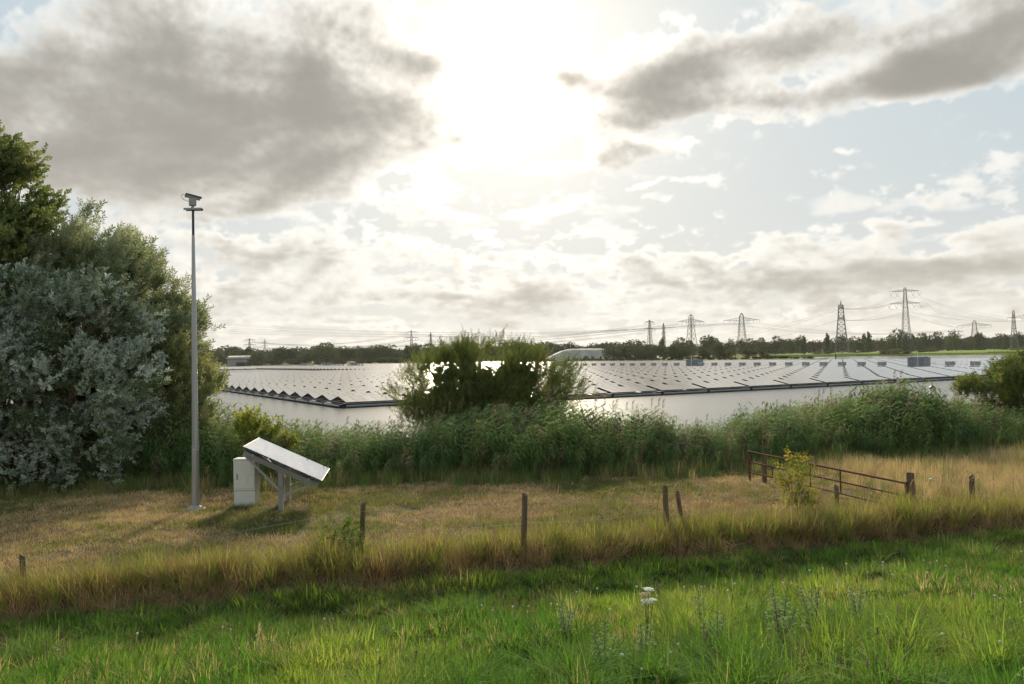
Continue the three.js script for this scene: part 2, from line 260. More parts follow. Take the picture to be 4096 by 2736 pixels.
{
  // rough strip along the fence: brown dead stalks with green blades above them
  const dead = [], green = [];
  scatter(2, 26000, -14, 17, 9, 20, (X, Z, r) => {
    const s = fenceS(X, Z); if (s < -1.35 || s > 0.85) return;
    const n = fbm(X * 1.3 + 5, Z * 1.3, 3) * 1.6 - 0.3, lump = fbm(X * 3.1 + 15, Z * 3.1, 2), thick = sstep(-11, -7.5, X) * 0.4 + 0.6, hgt = (0.4 + 0.5 * n + 0.55 * lump) * (0.66 + 0.4 * r()) * thick * (X > 5 && X < 10 ? 1.15 : 1);
    if (s < 0.1 && r() < 0.6) dead.push(put(X, Z, r, hgt * sstep(-1.5, -0.5, s) * 0.9 + 0.3, vary(r() < 0.12 ? [0.16, 0.24, 0.03] : mix3([0.28, 0.16, 0.07], [0.58, 0.40, 0.20], r() * r()), r, 0.25), { rz: (r() - 0.5) * 0.9, rx: (r() - 0.5) * 0.7 }));
    if (s > -0.95 + 0.5 * lump && r() < 0.85) green.push(put(X, Z, r, hgt * sstep(1.0, 0.1, s) * 0.85 + 0.25, r() < 0.34 ? vary([0.32, 0.24, 0.09], r, 0.2) : vary(mix3([0.17, 0.24, 0.03], [0.34, 0.35, 0.05], r()), r, 0.2)));
  });
  const D = [tuft(41, 18, 0.12, 0.15, 0.52, 0.007, 0.9, 0.9, 0.3), tuft(42, 16, 0.14, 0.12, 0.45, 0.007, 1.4, 0.6, 0.3)], G = [tuft(43, 14, 0.1, 0.2, 0.68, 0.011, 0.5, 1.0, 0.4), tuft(44, 14, 0.1, 0.15, 0.6, 0.012, 0.6, 1.0, 0.4)];
  D.forEach((g, k) => instances('dead_grass', g, dryMat, dead.filter((_, i) => i % 2 === k), scene, ['brown dead grass standing along the fence line', 'brown dead grass matted along the fence line'][k], 'grass'));
  G.forEach((g, k) => instances('rough_grass', g, grassMat, green.filter((_, i) => i % 2 === k), scene, ['tall yellow green grass growing between the fence posts', 'arching yellow green grass growing between the fence posts'][k], 'grass'));
}
{
  // dry meadow between fence and reeds
  const dry = [], fresh = [], straw = [], verge = [];
  scatter(3, 62000, -24, 26, 11, 34, (X, Z, r) => {
    const s = fenceS(X, Z), zr = reedFront(X); if (s < 0.3 || Z > zr + 3.5) return;
    if (Math.exp(-(((X + 5.7) / 0.8) ** 2) - (((Z - 19.7) / 0.5) ** 2)) > 0.45 + 0.5 * r()) return;
    const n = dryness(X, Z), right = sstep(8.5, 11, X) * sstep(18.5, 20, Z);
    const edge = sstep(zr - 2.6, zr - 0.4, Z + (lush(X, Z) - 0.5) * 2);
    if (r() < edge) { if (r() < 0.55) verge.push(put(X, Z, r, (0.4 + 1.0 * r() * r() + 0.9 * lush(X * 1.7, Z * 1.7) * edge) * 0.9, r() < 0.34 ? vary([0.36, 0.27, 0.12], r, 0.25) : vary(mix3([0.07, 0.13, 0.03], [0.19, 0.25, 0.05], r()), r, 0.25))); return; }
    if (r() < right) { straw.push(put(X, Z, r, 0.5 + 0.5 * r(), r() < 0.2 ? vary([0.18, 0.22, 0.06], r, 0.2) : vary(mix3([0.48, 0.34, 0.15], [0.68, 0.52, 0.26], r()), r, 0.15))); return; }
    if (r() < n * 0.9 + 0.05) dry.push(put(X, Z, r, 0.7 + 0.6 * r(), vary(mix3([0.44, 0.30, 0.13], [0.68, 0.50, 0.25], r()), r, 0.2)));
    else fresh.push(put(X, Z, r, 0.6 + 0.8 * r(), vary(mix3([0.13, 0.16, 0.035], [0.24, 0.22, 0.06], r()), r, 0.25)));
  });
  const g1 = tuft(51, 26, 0.15, 0.03, 0.11, 0.006, 0.9, 0.6), g2 = tuft(52, 24, 0.14, 0.04, 0.15, 0.006, 0.7, 0.6), g3 = tuft(53, 22, 0.16, 0.2, 0.55, 0.006, 0.4, 0.5, 0.5), g4 = tuft(54, 20, 0.14, 0.15, 0.5, 0.009, 0.4, 0.7, 0.3);
  instances('dry_grass', g1, dryMat, dry, scene, 'short parched tan grass of the field', 'grass');
  instances('field_grass', g2, grassMat, fresh, scene, 'short green patches in the parched field', 'grass');
  instances('straw_grass', g3, dryMat, straw, scene, 'tall straw coloured grass behind the gate on the right', 'grass');
  instances('verge_grass', g4, grassMat, verge, scene, 'green grass in front of the reed bed', 'grass');
}
{
  // seed heads on thin stalks over the fence strip
  const pos = new THREE.CatmullRomCurve3([new THREE.Vector3(0, 0, 0), new THREE.Vector3(0.02, 0.45, 0), new THREE.Vector3(0.07, 0.78, 0), new THREE.Vector3(0.15, 0.92, 0)]);
  const head = new THREE.CatmullRomCurve3([new THREE.Vector3(0.07, 0.78, 0), new THREE.Vector3(0.11, 0.87, 0), new THREE.Vector3(0.16, 0.925, 0), new THREE.Vector3(0.24, 0.92, 0)]);
  const g = merge([new THREE.TubeGeometry(pos, 8, 0.0028, 4), new THREE.TubeGeometry(head, 6, 0.007, 5)]);
  const g2 = merge([rod(new THREE.Vector3(), new THREE.Vector3(0.03, 0.75, 0), 0.003, 0.002, 4), rod(new THREE.Vector3(0.03, 0.72, 0), new THREE.Vector3(0.04, 0.9, 0), 0.011, 0.004, 5)]);
  const list = scatter(4, 6500, -12, 11, 12, 22.5, (X, Z, r) => {
    const s = fenceS(X, Z); if (s < -0.2 || s > 3 || fbm(X * 0.5 + 80, Z * 0.5, 2) < 0.42) return;
    if (X < -1 && r() < 0.93) return; if (s > 1.2 && r() < 0.8) return;
    return put(X, Z, r, 0.6 + 0.5 * r(), vary([0.58, 0.40, 0.22], r, 0.15), { ry: (r() - 0.5) * 1.6, rz: (r() - 0.5) * 0.25 });
  });
  instances('seed_stalk', g, dryMat, list.filter((_, i) => i % 2), scene, 'nodding straw coloured grass seed heads above the fence strip', 'seed stalks');
  instances('seed_stalk', g2, dryMat, list.filter((_, i) => !(i % 2)), scene, 'upright straw coloured grass seed heads above the fence strip', 'seed stalks');
}
// reeds
{
  function reed(seed, stems) {
    const r = rng(seed), pos = [], idx = [];
    for (let k = 0; k < stems; k++) {
      const a = r() * 6.283, d = Math.sqrt(r()) * 0.22, bx = Math.cos(a) * d, bz = Math.sin(a) * d, h = 1.35 + 0.55 * r(), lx = 0.06 + 0.14 * r(), lz = (r() - 0.5) * 0.14;
      blade(pos, idx, bx, bz, h, 0.011, Math.atan2(lz, lx), Math.hypot(lx, lz), 0.05, 2);
      const n = 10;
      for (let i = 0; i < n; i++) {
        const t = 0.08 + 0.92 * i / n, y = h * t, b = pos.length / 3, turn = (r() < 0.6 ? (r() - 0.5) * 1.8 : r() * 6.283), len = 0.36 + 0.3 * r(), w = 0.04;
        const ox = bx + lx * t * h, oz = bz + lz * t * h, dx = Math.cos(turn), dz = Math.sin(turn), up = 0.35 + 0.5 * r();
        for (let q = 0; q <= 3; q++) { const u = q / 3, px = ox + dx * len * u * 0.85, pz = oz + dz * len * u * 0.85, py = y + len * (up * u - (0.55 + 0.35 * r()) * u * u), ww = w * (1 - u ** 2) * 0.5 + 0.0008; pos.push(px - dz * ww, py, pz + dx * ww, px + dz * ww, py, pz - dx * ww); if (q) { const m = b + q * 2; idx.push(m - 2, m - 1, m, m - 1, m + 1, m); } }
      }
    }
    const g = new THREE.BufferGeometry(); g.setAttribute('position', new THREE.Float32BufferAttribute(pos, 3)); g.setIndex(idx); g.computeVertexNormals(); return g;
  }
  const plumeG = (() => { const r = rng(8), list = [rod(new THREE.Vector3(), new THREE.Vector3(0.12, 1.9, 0), 0.004, 0.003, 4)]; for (let i = 0; i < 14; i++) { const y = 1.72 + 0.3 * r(), x = 0.12 * y / 1.9; list.push(rod(new THREE.Vector3(x, y, 0), new THREE.Vector3(x + 0.04 + 0.07 * r(), y + 0.02 + 0.06 * r(), (r() - 0.5) * 0.05), 0.006, 0.002, 3)); } return merge(list); })();
  const G = [reed(61, 6), reed(62, 6), reed(63, 5)], lists = [[], [], []], plumes = [], stalks = [];
  const heightAt = (X) => 0.9 + 0.16 * Math.sin(X * 0.45 + 1) + (fbm(X * 0.4 + 20, 9, 3) - 0.5) * 0.5 - 0.26 * Math.exp(-(((X - 5.6) / 1.7) ** 2)) + (X < -9 ? 0.1 : 0);
  scatter(5, 14500, -27, 30, 22, 41, (X, Z, r) => {
    const zr = reedFront(X); const deep = 6.5 + (fbm(X * 0.5, 77, 2) - 0.5) * 3 - 2.8 * Math.exp(-(((X - 5.8) / 2) ** 2)); if (Z < zr - 0.7 * r() || Z > zr + deep) return;
    const k = sstep(zr - 0.2, zr + 1.2, Z), hh = heightAt(X) * (0.55 + 0.45 * k) * (0.8 + 0.4 * r());
    const c = r() < 0.13 ? vary([0.33, 0.24, 0.13], r, 0.2) : vary(mix3([0.09, 0.18, 0.04], [0.23, 0.31, 0.06], clamp(fbm(X * 0.7, Z * 0.7 + 60, 3) * 1.6 - 0.4 + 0.3 * (r() - 0.5), 0, 1)), r, 0.22);
    lists[Math.floor(r() * 3)].push(put(X, Z, r, hh * (0.92 + sstep(zr, zr + 6, Z) * 0.35), c, { ry: (r() - 0.5) * 1.6 }));
    if (r() < 0.10) plumes.push(put(X, Z, r, hh * (1.0 + 0.25 * r()), vary([0.34, 0.25, 0.16], r, 0.2), { ry: (r() - 0.5) * 1.4 }));
  });
  lists.forEach((l, k) => instances('reeds', G[k], leafMat([1, 1, 1], 0.35, 0.6), l, scene, ['dense green reeds along the lake shore', 'leaning green reeds mixed into the shore reed bed', 'tallest green reeds of the shore reed bed'][k], 'reeds'));
  instances('reed_plumes', plumeG, dryMat, plumes, scene, 'brown reed plumes standing above the reed bed', 'reeds');
}
// ------------------------------------------------------------------ trees and bushes
const barkMat = (() => { const m = noiseMap(128, (u, v) => { const k = tiled(u, v, 8, 4); return [lerp(70, 135, k), lerp(60, 118, k), lerp(48, 95, k)]; }); return new THREE.MeshStandardMaterial({ map: m, bumpMap: m, bumpScale: 0.01, roughness: 1 }); })();
function twig(seed, n, len, leafL, leafW, droop) {
  const r = rng(seed), pos = [], idx = [];
  const leaf = (ox, oy, oz, ax, ay, az2, L, W) => {
    const d = new THREE.Vector3(ax, ay, az2).normalize(), s = new THREE.Vector3(r() - 0.5, r() - 0.5, r() - 0.5).cross(d).normalize(), u = new THREE.Vector3().crossVectors(d, s), b = pos.length / 3, o = new THREE.Vector3(ox, oy, oz);
    for (const [t, w, k] of [[0, 0, 0], [0.45, 1, 0.06], [0.45, -1, 0.06], [1, 0, -0.05]]) { const p = o.clone().addScaledVector(d, t * L).addScaledVector(s, w * W * 0.5).addScaledVector(u, k * L); pos.push(p.x, p.y, p.z); }
    idx.push(b, b + 1, b + 2, b + 2, b + 1, b + 3);
  };
  for (let i = 0; i < n; i++) {
    const t = i / n, a = i * 2.4 + r(), y = len * t, out = 0.55 + 0.3 * r();
    const bx = droop * t * t * len;
    leaf(bx, y, 0, Math.cos(a) * out, 0.75 - droop * 0.8, Math.sin(a) * out, leafL * (0.7 + 0.6 * r()), leafW * (0.7 + 0.6 * r()));
  }
  blade(pos, idx, 0, 0, len, 0.006, 0, 0, droop * 0.6, 2);
  const g = new THREE.BufferGeometry(); g.setAttribute('position', new THREE.Float32BufferAttribute(pos, 3)); g.setIndex(idx); g.computeVertexNormals(); return g;
}
const UP = new THREE.Vector3(0, 1, 0);
// lobes: [x, y, z, rx, ry, rz] from the foot; branches run from the trunk to clump centres
function leafyTree({ name, label, category, at, lobes, clumps, per, spread, twigs, mat, colours, trunkR, trunkH, seed, stems = 1, upright = 0.5, group }) {
  const t = thing(name, label, category, group), r = rng(seed), wood = [], ends = [];
  t.position.copy(V(at[0], Math.max(groundY(at[0], at[1]), WATER - 0.1) - 0.05, at[1]));
  const vol = lobes.map((l) => l[3] * l[4] * l[5]), tot = vol.reduce((a, b) => a + b, 0);
  for (let i = 0; i < clumps; i++) {
    let k = 0, q = r() * tot; while (q > vol[k] && k < lobes.length - 1) q -= vol[k++];
    const l = lobes[k], d = new THREE.Vector3(r() - 0.5, r() - 0.5, r() - 0.5).normalize(), f = 0.45 + 0.55 * Math.sqrt(r());
    const p = new THREE.Vector3(l[0] + d.x * l[3] * f, l[1] + d.y * l[4] * f, l[2] + d.z * l[5] * f); if (p.y < 0.15) p.y = 0.15 + r() * 0.4;
    ends.push({ p, d, l });
  }
  const stemTop = [];
  for (let k = 0; k < stems; k++) {
    const a = k * 2.4 + seed, lean = stems > 1 ? 0.35 : 0.06, top = new THREE.Vector3(Math.cos(a) * lean * trunkH, trunkH, Math.sin(a) * lean * trunkH), b = new THREE.Vector3(Math.cos(a) * 0.12 * (stems > 1), -0.15, Math.sin(a) * 0.12 * (stems > 1));
    const m = b.clone().lerp(top, 0.5).add(new THREE.Vector3((r() - 0.5) * 0.3, 0, (r() - 0.5) * 0.3));
    wood.push(rod(b, m, trunkR, trunkR * 0.75, 8), rod(m, top, trunkR * 0.75, trunkR * 0.35, 8)); stemTop.push([b, m, top]);
  }
  const limbs = [];
  for (const e of ends) {
    if (limbs.length > 260) break; const st = stemTop[Math.floor(r() * stems)], h = clamp(e.p.y * 0.55, 0.1, trunkH), k = h / trunkH;
    const s = k < 0.5 ? st[0].clone().lerp(st[1], k * 2) : st[1].clone().lerp(st[2], k * 2 - 1), m = s.clone().lerp(e.p, 0.55); m.y += 0.12 * e.p.distanceTo(s);
    limbs.push(rod(s, m, trunkR * 0.26, trunkR * 0.15, 5), rod(m, e.p, trunkR * 0.15, trunkR * 0.05, 4));
  }
  part('trunk', merge(wood), barkMat, t); if (limbs.length) part('branches', merge(limbs), barkMat, t);
  const lists = twigs.map(() => []);
  for (const e of ends) {
    const tone = colours[Math.floor(r() * colours.length)];
    const n = Math.round(per * (0.6 + 0.8 * r()));
    for (let i = 0; i < n; i++) {
      const p = e.p.clone().add(new THREE.Vector3((r() + r() + r() - 1.5) * spread, (r() + r() + r() - 1.5) * spread * 0.85, (r() + r() + r() - 1.5) * spread)); if (p.y < 0.1) continue;
      const dir = new THREE.Vector3(r() - 0.5, r() - 0.5, r() - 0.5).multiplyScalar(1.5).addScaledVector(e.d, 0.6).add(new THREE.Vector3(0.15, upright, 0)).normalize();
      lists[Math.floor(r() * twigs.length)].push({ p, q: new THREE.Quaternion().setFromUnitVectors(UP, dir), s: 0.75 + 0.5 * r(), c: vary(r() < 0.75 ? tone : colours[Math.floor(r() * colours.length)], r, 0.25) });
    }
  }
  lists.forEach((l, k) => instances('crown', twigs[k], mat, l, t));
  return t;
}
const leafM = leafMat([1, 1, 1], 0.38, 0.55);
const willowTwigs = [twig(71, 18, 0.42, 0.13, 0.035, 0.25), twig(72, 16, 0.36, 0.12, 0.04, 0.15)];
const alderTwigs = [twig(73, 14, 0.4, 0.11, 0.075, 0.1), twig(74, 14, 0.35, 0.1, 0.07, 0.2)];
leafyTree({ name: 'alder_tree', label: 'tall green tree at the left edge rising behind the silver bush', category: 'tree', at: [-17.6, 27], seed: 5, trunkR: 0.2, trunkH: 8.5,
  lobes: [[-0.6, 9.6, 0, 2.3, 2.2, 2], [0.1, 8.0, 0, 2.1, 1.3, 1.8], [-1.5, 6.4, 0, 2.4, 2.0, 2]], clumps: 210, per: 34, spread: 0.55, twigs: alderTwigs, mat: leafM, colours: [[0.16, 0.20, 0.055], [0.24, 0.265, 0.08], [0.12, 0.15, 0.045]] });
leafyTree({ name: 'willow_tree', label: 'slender grey green willow with feathery pointed top behind the silver bush', category: 'tree', at: [-15.2, 27.5], seed: 6, trunkR: 0.16, trunkH: 7.0, upright: 1.1,
  lobes: [[0.35, 8.3, 0, 1.1, 1.5, 1.0], [0.8, 7.4, 0, 1.7, 1.5, 1.5], [2.1, 6.2, 0, 1.4, 1.6, 1.4], [3.3, 4.9, 0, 1.1, 1.6, 1.2], [1.0, 4.6, 0, 2.8, 2.2, 2], [-1.0, 7.0, 0, 1.2, 1.3, 1.2]], clumps: 270, per: 34, spread: 0.5, twigs: willowTwigs, mat: leafM, colours: [[0.26, 0.29, 0.16], [0.17, 0.20, 0.08], [0.32, 0.345, 0.18]] });
leafyTree({ name: 'willow_bush', label: 'grey green willow bush behind the tall camera pole', category: 'bush', at: [-11.7, 27.2], seed: 7, trunkR: 0.12, trunkH: 3.2, stems: 3, upright: 0.8,
  lobes: [[0.0, 3.8, 0, 1.2, 1.4, 1.3], [0.9, 2.6, 0, 1.1, 1.4, 1.2], [-0.6, 2.0, 0, 1.6, 1.6, 1.5]], clumps: 120, per: 34, spread: 0.42, twigs: willowTwigs, mat: leafM, colours: [[0.26, 0.29, 0.15], [0.18, 0.205, 0.07], [0.34, 0.34, 0.13]] });
leafyTree({ name: 'silver_poplar', label: 'large silver leaved bush filling the left edge down to the grass', category: 'bush', at: [-14.8, 24.8], seed: 8, trunkR: 0.13, trunkH: 4.6, stems: 4, upright: 0.4,
  lobes: [[-1.6, 5.2, 0, 2.2, 1.9, 1.6], [1.2, 4.8, 0, 1.9, 1.7, 1.5], [-1.6, 3.0, 0.5, 2.6, 2.1, 1.8], [1.7, 2.7, 0.5, 2.2, 2.0, 1.7], [0, 1.2, 0.6, 3.1, 1.3, 1.6], [-2.6, 1.0, 0.6, 1.8, 1.1, 1.5]], clumps: 300, per: 32, spread: 0.46, twigs: [twig(75, 16, 0.36, 0.105, 0.055, 0.15), twig(76, 14, 0.32, 0.1, 0.06, 0.25)], mat: leafMat([1, 1, 1], 0.22, 0.6), colours: [[0.36, 0.40, 0.30], [0.25, 0.29, 0.19], [0.11, 0.15, 0.06], [0.48, 0.51, 0.41]] });
leafyTree({ name: 'willow_bush', label: 'broad rounded willow bush in the reeds in front of the floating panels', category: 'bush', at: [-1.1, 32.5], seed: 9, trunkR: 0.07, trunkH: 2.6, stems: 7, upright: 1.0,
  lobes: [[0, 4.0, 0, 2.6, 0.95, 1.5], [-1.9, 3.0, 0, 1.9, 1.4, 1.5], [1.9, 3.1, 0, 1.9, 1.4, 1.5], [0, 1.9, 0, 3.5, 1.5, 1.7], [0, 2.8, 0, 2.8, 1.3, 1.5], [0.2, 3.4, 0, 1.7, 0.8, 1.3]], clumps: 600, per: 22, spread: 0.46, twigs: [twig(77, 18, 0.42, 0.085, 0.026, 0.1), twig(78, 16, 0.5, 0.085, 0.026, 0.05)], mat: leafM, colours: [[0.16, 0.19, 0.05], [0.12, 0.15, 0.035], [0.20, 0.22, 0.055]] });
leafyTree({ name: 'willow_bush', label: 'green willow bush at the right edge above the reeds', category: 'bush', at: [22.6, 34], seed: 10, trunkR: 0.07, trunkH: 2.2, stems: 6, upright: 0.9,
  lobes: [[0.2, 2.9, 0, 2.0, 0.95, 1.5], [-1.8, 2.0, 0, 1.6, 1.1, 1.4], [2.0, 2.3, 0, 2.2, 1.6, 1.5], [0, 1.2, 0, 3.2, 1.2, 1.5]], clumps: 190, per: 30, spread: 0.38, twigs: willowTwigs, mat: leafM, colours: [[0.14, 0.18, 0.04], [0.10, 0.13, 0.03], [0.2, 0.22, 0.05]] });
leafyTree({ name: 'ash_sapling', label: 'small yellow green ash sapling growing beside the rusty gate', category: 'sapling', at: [6.0, 17.0], seed: 12, trunkR: 0.014, trunkH: 1.35, upright: 0.35,
  lobes: [[0, 1.25, 0, 0.22, 0.26, 0.2], [0, 0.85, 0, 0.36, 0.3, 0.3], [0, 0.45, 0, 0.42, 0.26, 0.3]], clumps: 40, per: 4, spread: 0.09, twigs: [twig(79, 11, 0.24, 0.075, 0.028, 0.5)], mat: leafMat([1, 1, 1], 0.5, 0.6), colours: [[0.24, 0.25, 0.03], [0.17, 0.2, 0.03], [0.32, 0.27, 0.04]] });
leafyTree({ name: 'bramble_shrub', label: 'small dark green shrub leaning on the left fence post', category: 'shrub', at: [-3.1, 14.1], seed: 13, trunkR: 0.012, trunkH: 0.6, stems: 3, upright: 0.4,
  lobes: [[0, 0.5, 0, 0.28, 0.32, 0.25], [0.1, 0.25, 0, 0.35, 0.25, 0.3]], clumps: 30, per: 4, spread: 0.2, twigs: [twig(80, 10, 0.16, 0.06, 0.035, 0.3)], mat: leafM, colours: [[0.10, 0.16, 0.03], [0.15, 0.2, 0.04]] });
leafyTree({ name: 'young_shrub', label: 'bright yellow green shrub in the reeds behind the white cabinet', category: 'shrub', at: [-8.3, 25.4], seed: 14, trunkR: 0.02, trunkH: 1.5, stems: 3, upright: 0.8,
  lobes: [[0, 1.5, 0, 0.45, 0.5, 0.4], [0.7, 1.3, 0, 0.4, 0.4, 0.4]], clumps: 26, per: 7, spread: 0.2, twigs: alderTwigs.slice(0, 1), mat: leafM, colours: [[0.30, 0.31, 0.04], [0.22, 0.26, 0.04]] });

// far trees: a few shapes, each a tapered trunk and a crown of many leaf clumps; every tree is placed on its own
function farCrown(seed, kind) {
  const r = rng(seed), pos = [], idx = [];
  const lob = []; const nl = kind === 2 ? 5 : 10;
  for (let i = 0; i < nl; i++) { const a = r() * 6.283, y = kind === 1 ? lerp(0.2, 0.85, i / nl) : kind === 2 ? 0.12 + 0.22 * r() : 0.25 + 0.5 * r(), w = kind === 1 ? 0.17 * (1 - y * 0.75) : 0.24; lob.push([Math.cos(a) * w, y, Math.sin(a) * w, kind === 1 ? 0.13 * (1.15 - y) + 0.03 : 0.15 + 0.08 * r(), kind === 1 ? 0.16 : kind === 2 ? 0.16 : 0.17 + 0.07 * r()]); }
  if (kind === 0) lob.push([0, 0.78, 0, 0.2, 0.2]);
  for (let i = 0; i < 760; i++) {
    const l = lob[Math.floor(r() * lob.length)], d = new THREE.Vector3(r() - 0.5, r() - 0.5, r() - 0.5).normalize(), f = 0.7 + 0.42 * r();
    const c = new THREE.Vector3(l[0] + d.x * l[3] * f, l[1] + d.y * l[4] * f, l[2] + d.z * l[3] * f); if (c.y < 0.05) continue;
    for (let q = 0; q < 3; q++) {
      const o = c.clone().add(new THREE.Vector3(r() - 0.5, r() - 0.5, r() - 0.5).multiplyScalar(0.05)), a = new THREE.Vector3(r() - 0.5, r() - 0.5, r() - 0.5).normalize(), b = new THREE.Vector3(r() - 0.5, r() - 0.3, r() - 0.5).cross(a).normalize(), z = 0.018 + 0.02 * r(), k = pos.length / 3;
      for (const [u, v] of [[-1, 0], [0, -0.6], [1, 0], [0, 0.6]]) pos.push(o.x + (a.x * u + b.x * v) * z, o.y + (a.y * u + b.y * v) * z, o.z + (a.z * u + b.z * v) * z);
      idx.push(k, k + 1, k + 2, k, k + 2, k + 3);
    }
  }
  const g = new THREE.BufferGeometry(); g.setAttribute('position', new THREE.Float32BufferAttribute(pos, 3)); g.setIndex(idx); g.computeVertexNormals(); return g;
}
const farCrowns = [farCrown(101, 0), farCrown(102, 0), farCrown(103, 0), farCrown(104, 1), farCrown(105, 1), farCrown(106, 2), farCrown(107, 2)];
const farTones = [[0.07, 0.09, 0.03], [0.09, 0.11, 0.035], [0.11, 0.125, 0.045], [0.10, 0.11, 0.055], [0.085, 0.10, 0.03], [0.14, 0.155, 0.045]].map((c) => leafMat(c, 0.25, 0.9));
const farTrunk = new THREE.CylinderGeometry(0.008, 0.018, 0.5, 6).translate(0, 0.25, 0);
const ones = ['', 'first', 'second', 'third', 'fourth', 'fifth', 'sixth', 'seventh', 'eighth', 'ninth', 'tenth', 'eleventh', 'twelfth', 'thirteenth', 'fourteenth', 'fifteenth', 'sixteenth', 'seventeenth', 'eighteenth', 'nineteenth'], tens = ['', '', 'twenty', 'thirty', 'forty', 'fifty'], tenth = ['', '', 'twentieth', 'thirtieth', 'fortieth', 'fiftieth'];
const ordinal = (n) => n < 20 ? ones[n] : n % 10 ? tens[Math.floor(n / 10)] + ' ' + ones[n % 10] : tenth[n / 10];
const rows = {};                                                          // far trees and boxes of a group, to be told apart by their order
function countFromLeft() { for (const list of Object.values(rows)) list.sort((a, b) => a.position.x / -a.position.z - b.position.x / -b.position.z).forEach((o, i) => { o.userData.label = o.userData.label + ', ' + ordinal(i + 1) + ' from the left'; }); }
function farTree(name, label, category, group, X, Z, h, w, kind, tone, y = 0.1) {
  const look = ['dark', 'dark', 'green', 'pale', 'green', 'bright'][tone] + ' ' + ['round', 'broad', 'round', 'pointed', 'pointed', 'low', 'low'][kind];
  const t = thing(name, group ? look + ' ' + label : label, category, group); if (group) (rows[group] ??= []).push(t); t.position.copy(V(X, y, Z));
  part('trunk', farTrunk, barkMat, t).scale.set(h, h, h);
  const c = part('crown', farCrowns[kind], farTones[tone], t); c.scale.set(w, h, w); c.rotation.y = (X * 7.3 + Z) % 6.28;
}
{
  const r = rng(200);
  // wood on the far left shore
  for (let i = 0; i < 46; i++) {
    const t = i / 45, X = lerp(-430, 8, t) + (r() - 0.5) * 6, Zs = X < -260 ? lerp(745, 708, (X + 430) / 170) : X < -79 ? lerp(708, 642, (X + 260) / 181) : lerp(642, 590, (X + 79) / 87);
    const back = r() < 0.4, k = Math.floor(r() * 3), h = (back ? 18 : 14) * (0.75 + 0.5 * r());
    farTree('broadleaf_tree', 'tree in the far left wood', 'tree', 'trees of the far left wood', X, Zs + 8 + (back ? 26 : 4) + r() * 8, h, h * (1.15 + 0.5 * r()), r() < 0.15 ? 3 : k, r() < 0.13 ? 3 : Math.floor(r() * 3));
  }
  for (let i = 0; i < 22; i++) { const X = lerp(-420, -10, i / 21) + (r() - 0.5) * 10, Zs = X < -260 ? lerp(745, 708, (X + 430) / 170) : X < -79 ? lerp(708, 642, (X + 260) / 181) : lerp(642, 600, (X + 79) / 70), h = 7 + 5 * r(); farTree('shore_bush', 'bush below the far left wood', 'bush', 'bushes below the far left wood', X, Zs + 5, h, h * 2.2, 5 + Math.floor(r() * 2), 1 + Math.floor(r() * 3)); }
  // the spit of land behind the panels
  for (let i = 0; i < 54; i++) {
    const t = i / 53, X = lerp(12, 138, t), Z = lerp(592, 392, t) + 5 + r() * 26, near = 1 - t, h = (5.5 + 5 * r()) * (t > 0.9 ? 0.55 : t < 0.4 ? 0.36 : 1);
    const tallOne = r() < 0.12;
    farTree('spit_tree', 'willow on the spit', 'tree', 'trees on the spit', X + (r() - 0.5) * 4, Z, tallOne ? h * 1.3 : h, h * (0.9 + 0.5 * r()), r() < 0.3 ? 5 : r() < 0.2 ? 3 : Math.floor(r() * 3), [1, 1, 2, 2, 4, 0][Math.floor(r() * 6)]);
  }
  for (let i = 0; i < 30; i++) { const t = i / 29, X = lerp(20, 146, t), Z = lerp(582, 388, t), h = 2.2 + 2 * r(); farTree('spit_bush', 'scrub bush along the spit', 'bush', 'scrub along the spit', X, Z + 3, h, h * 2.6, 5 + Math.floor(r() * 2), [1, 2, 4, 3][Math.floor(r() * 4)]); }
  // right hand bank
  farTree('poplar_tree', 'pale upright poplar left of the big pylon on the right', 'tree', undefined, 302, 668, 20, 11, 3, 4, 1);
  farTree('broadleaf_tree', 'tall dark tree in front of the foot of the tallest pylon', 'tree', undefined, 322, 660, 21, 22, 0, 1, 1);
  farTree('broadleaf_tree', 'second dark tree beside the foot of the tallest pylon', 'tree', undefined, 335, 668, 17, 20, 2, 0, 1);
  const bushes = [[255, 648, 7, 18], [262, 650, 5, 9], [243, 652, 4, 8], [288, 600, 9, 20], [300, 604, 6, 13], [310, 590, 9, 17], [282, 640, 7, 16], [357, 560, 7, 15], [372, 556, 5, 10], [391, 570, 5, 10], [402, 566, 4, 9], [370, 482, 7, 12], [362, 478, 5, 9], [380, 486, 5, 14], [345, 520, 4, 12], [330, 470, 3.5, 9], [318, 468, 2.5, 8], [395, 470, 6, 14]];
  bushes.forEach(([X, Z, h, w], i) => farTree('bank_bush', 'bush on the right bank', 'bush', 'bushes on the right hand bank', X, Z, h, w, 5 + i % 2, [1, 2, 4, 5][i % 4], 0.1));
  for (let i = 0; i < 44; i++) { const X = lerp(150, 520, i / 43) + (r() - 0.5) * 6, Z = lerp(720, 790, r()), h = 15 + 7 * r(); farTree('windbreak_tree', 'tree in the row behind the right bank', 'tree', 'tree row behind the right hand bank', X, Z, h, h * (0.7 + 0.3 * r()), Math.floor(r() * 4), Math.floor(r() * 2), 0.1); }
  // wooded ridge on the horizon, one mass
  const list = []; for (let i = 0; i < 1100; i++) { const X = lerp(-900, 1500, r()), Z = lerp(830, 1450, r()), h = (11 + 10 * r()) * (0.85 + 0.4 * fbm(X * 0.006, 5, 2)); list.push({ p: V(X, 0, Z), ry: r() * 6.28, s: h, sx: 1.3 + 0.5 * r(), c: vary([0.055, 0.062, 0.028], r, 0.25) }); }
  instances('distant_wood', farCrowns[1], leafMat([1, 1, 1], 0.2, 1), list, scene, 'low dark wood along the horizon', 'wood');
}
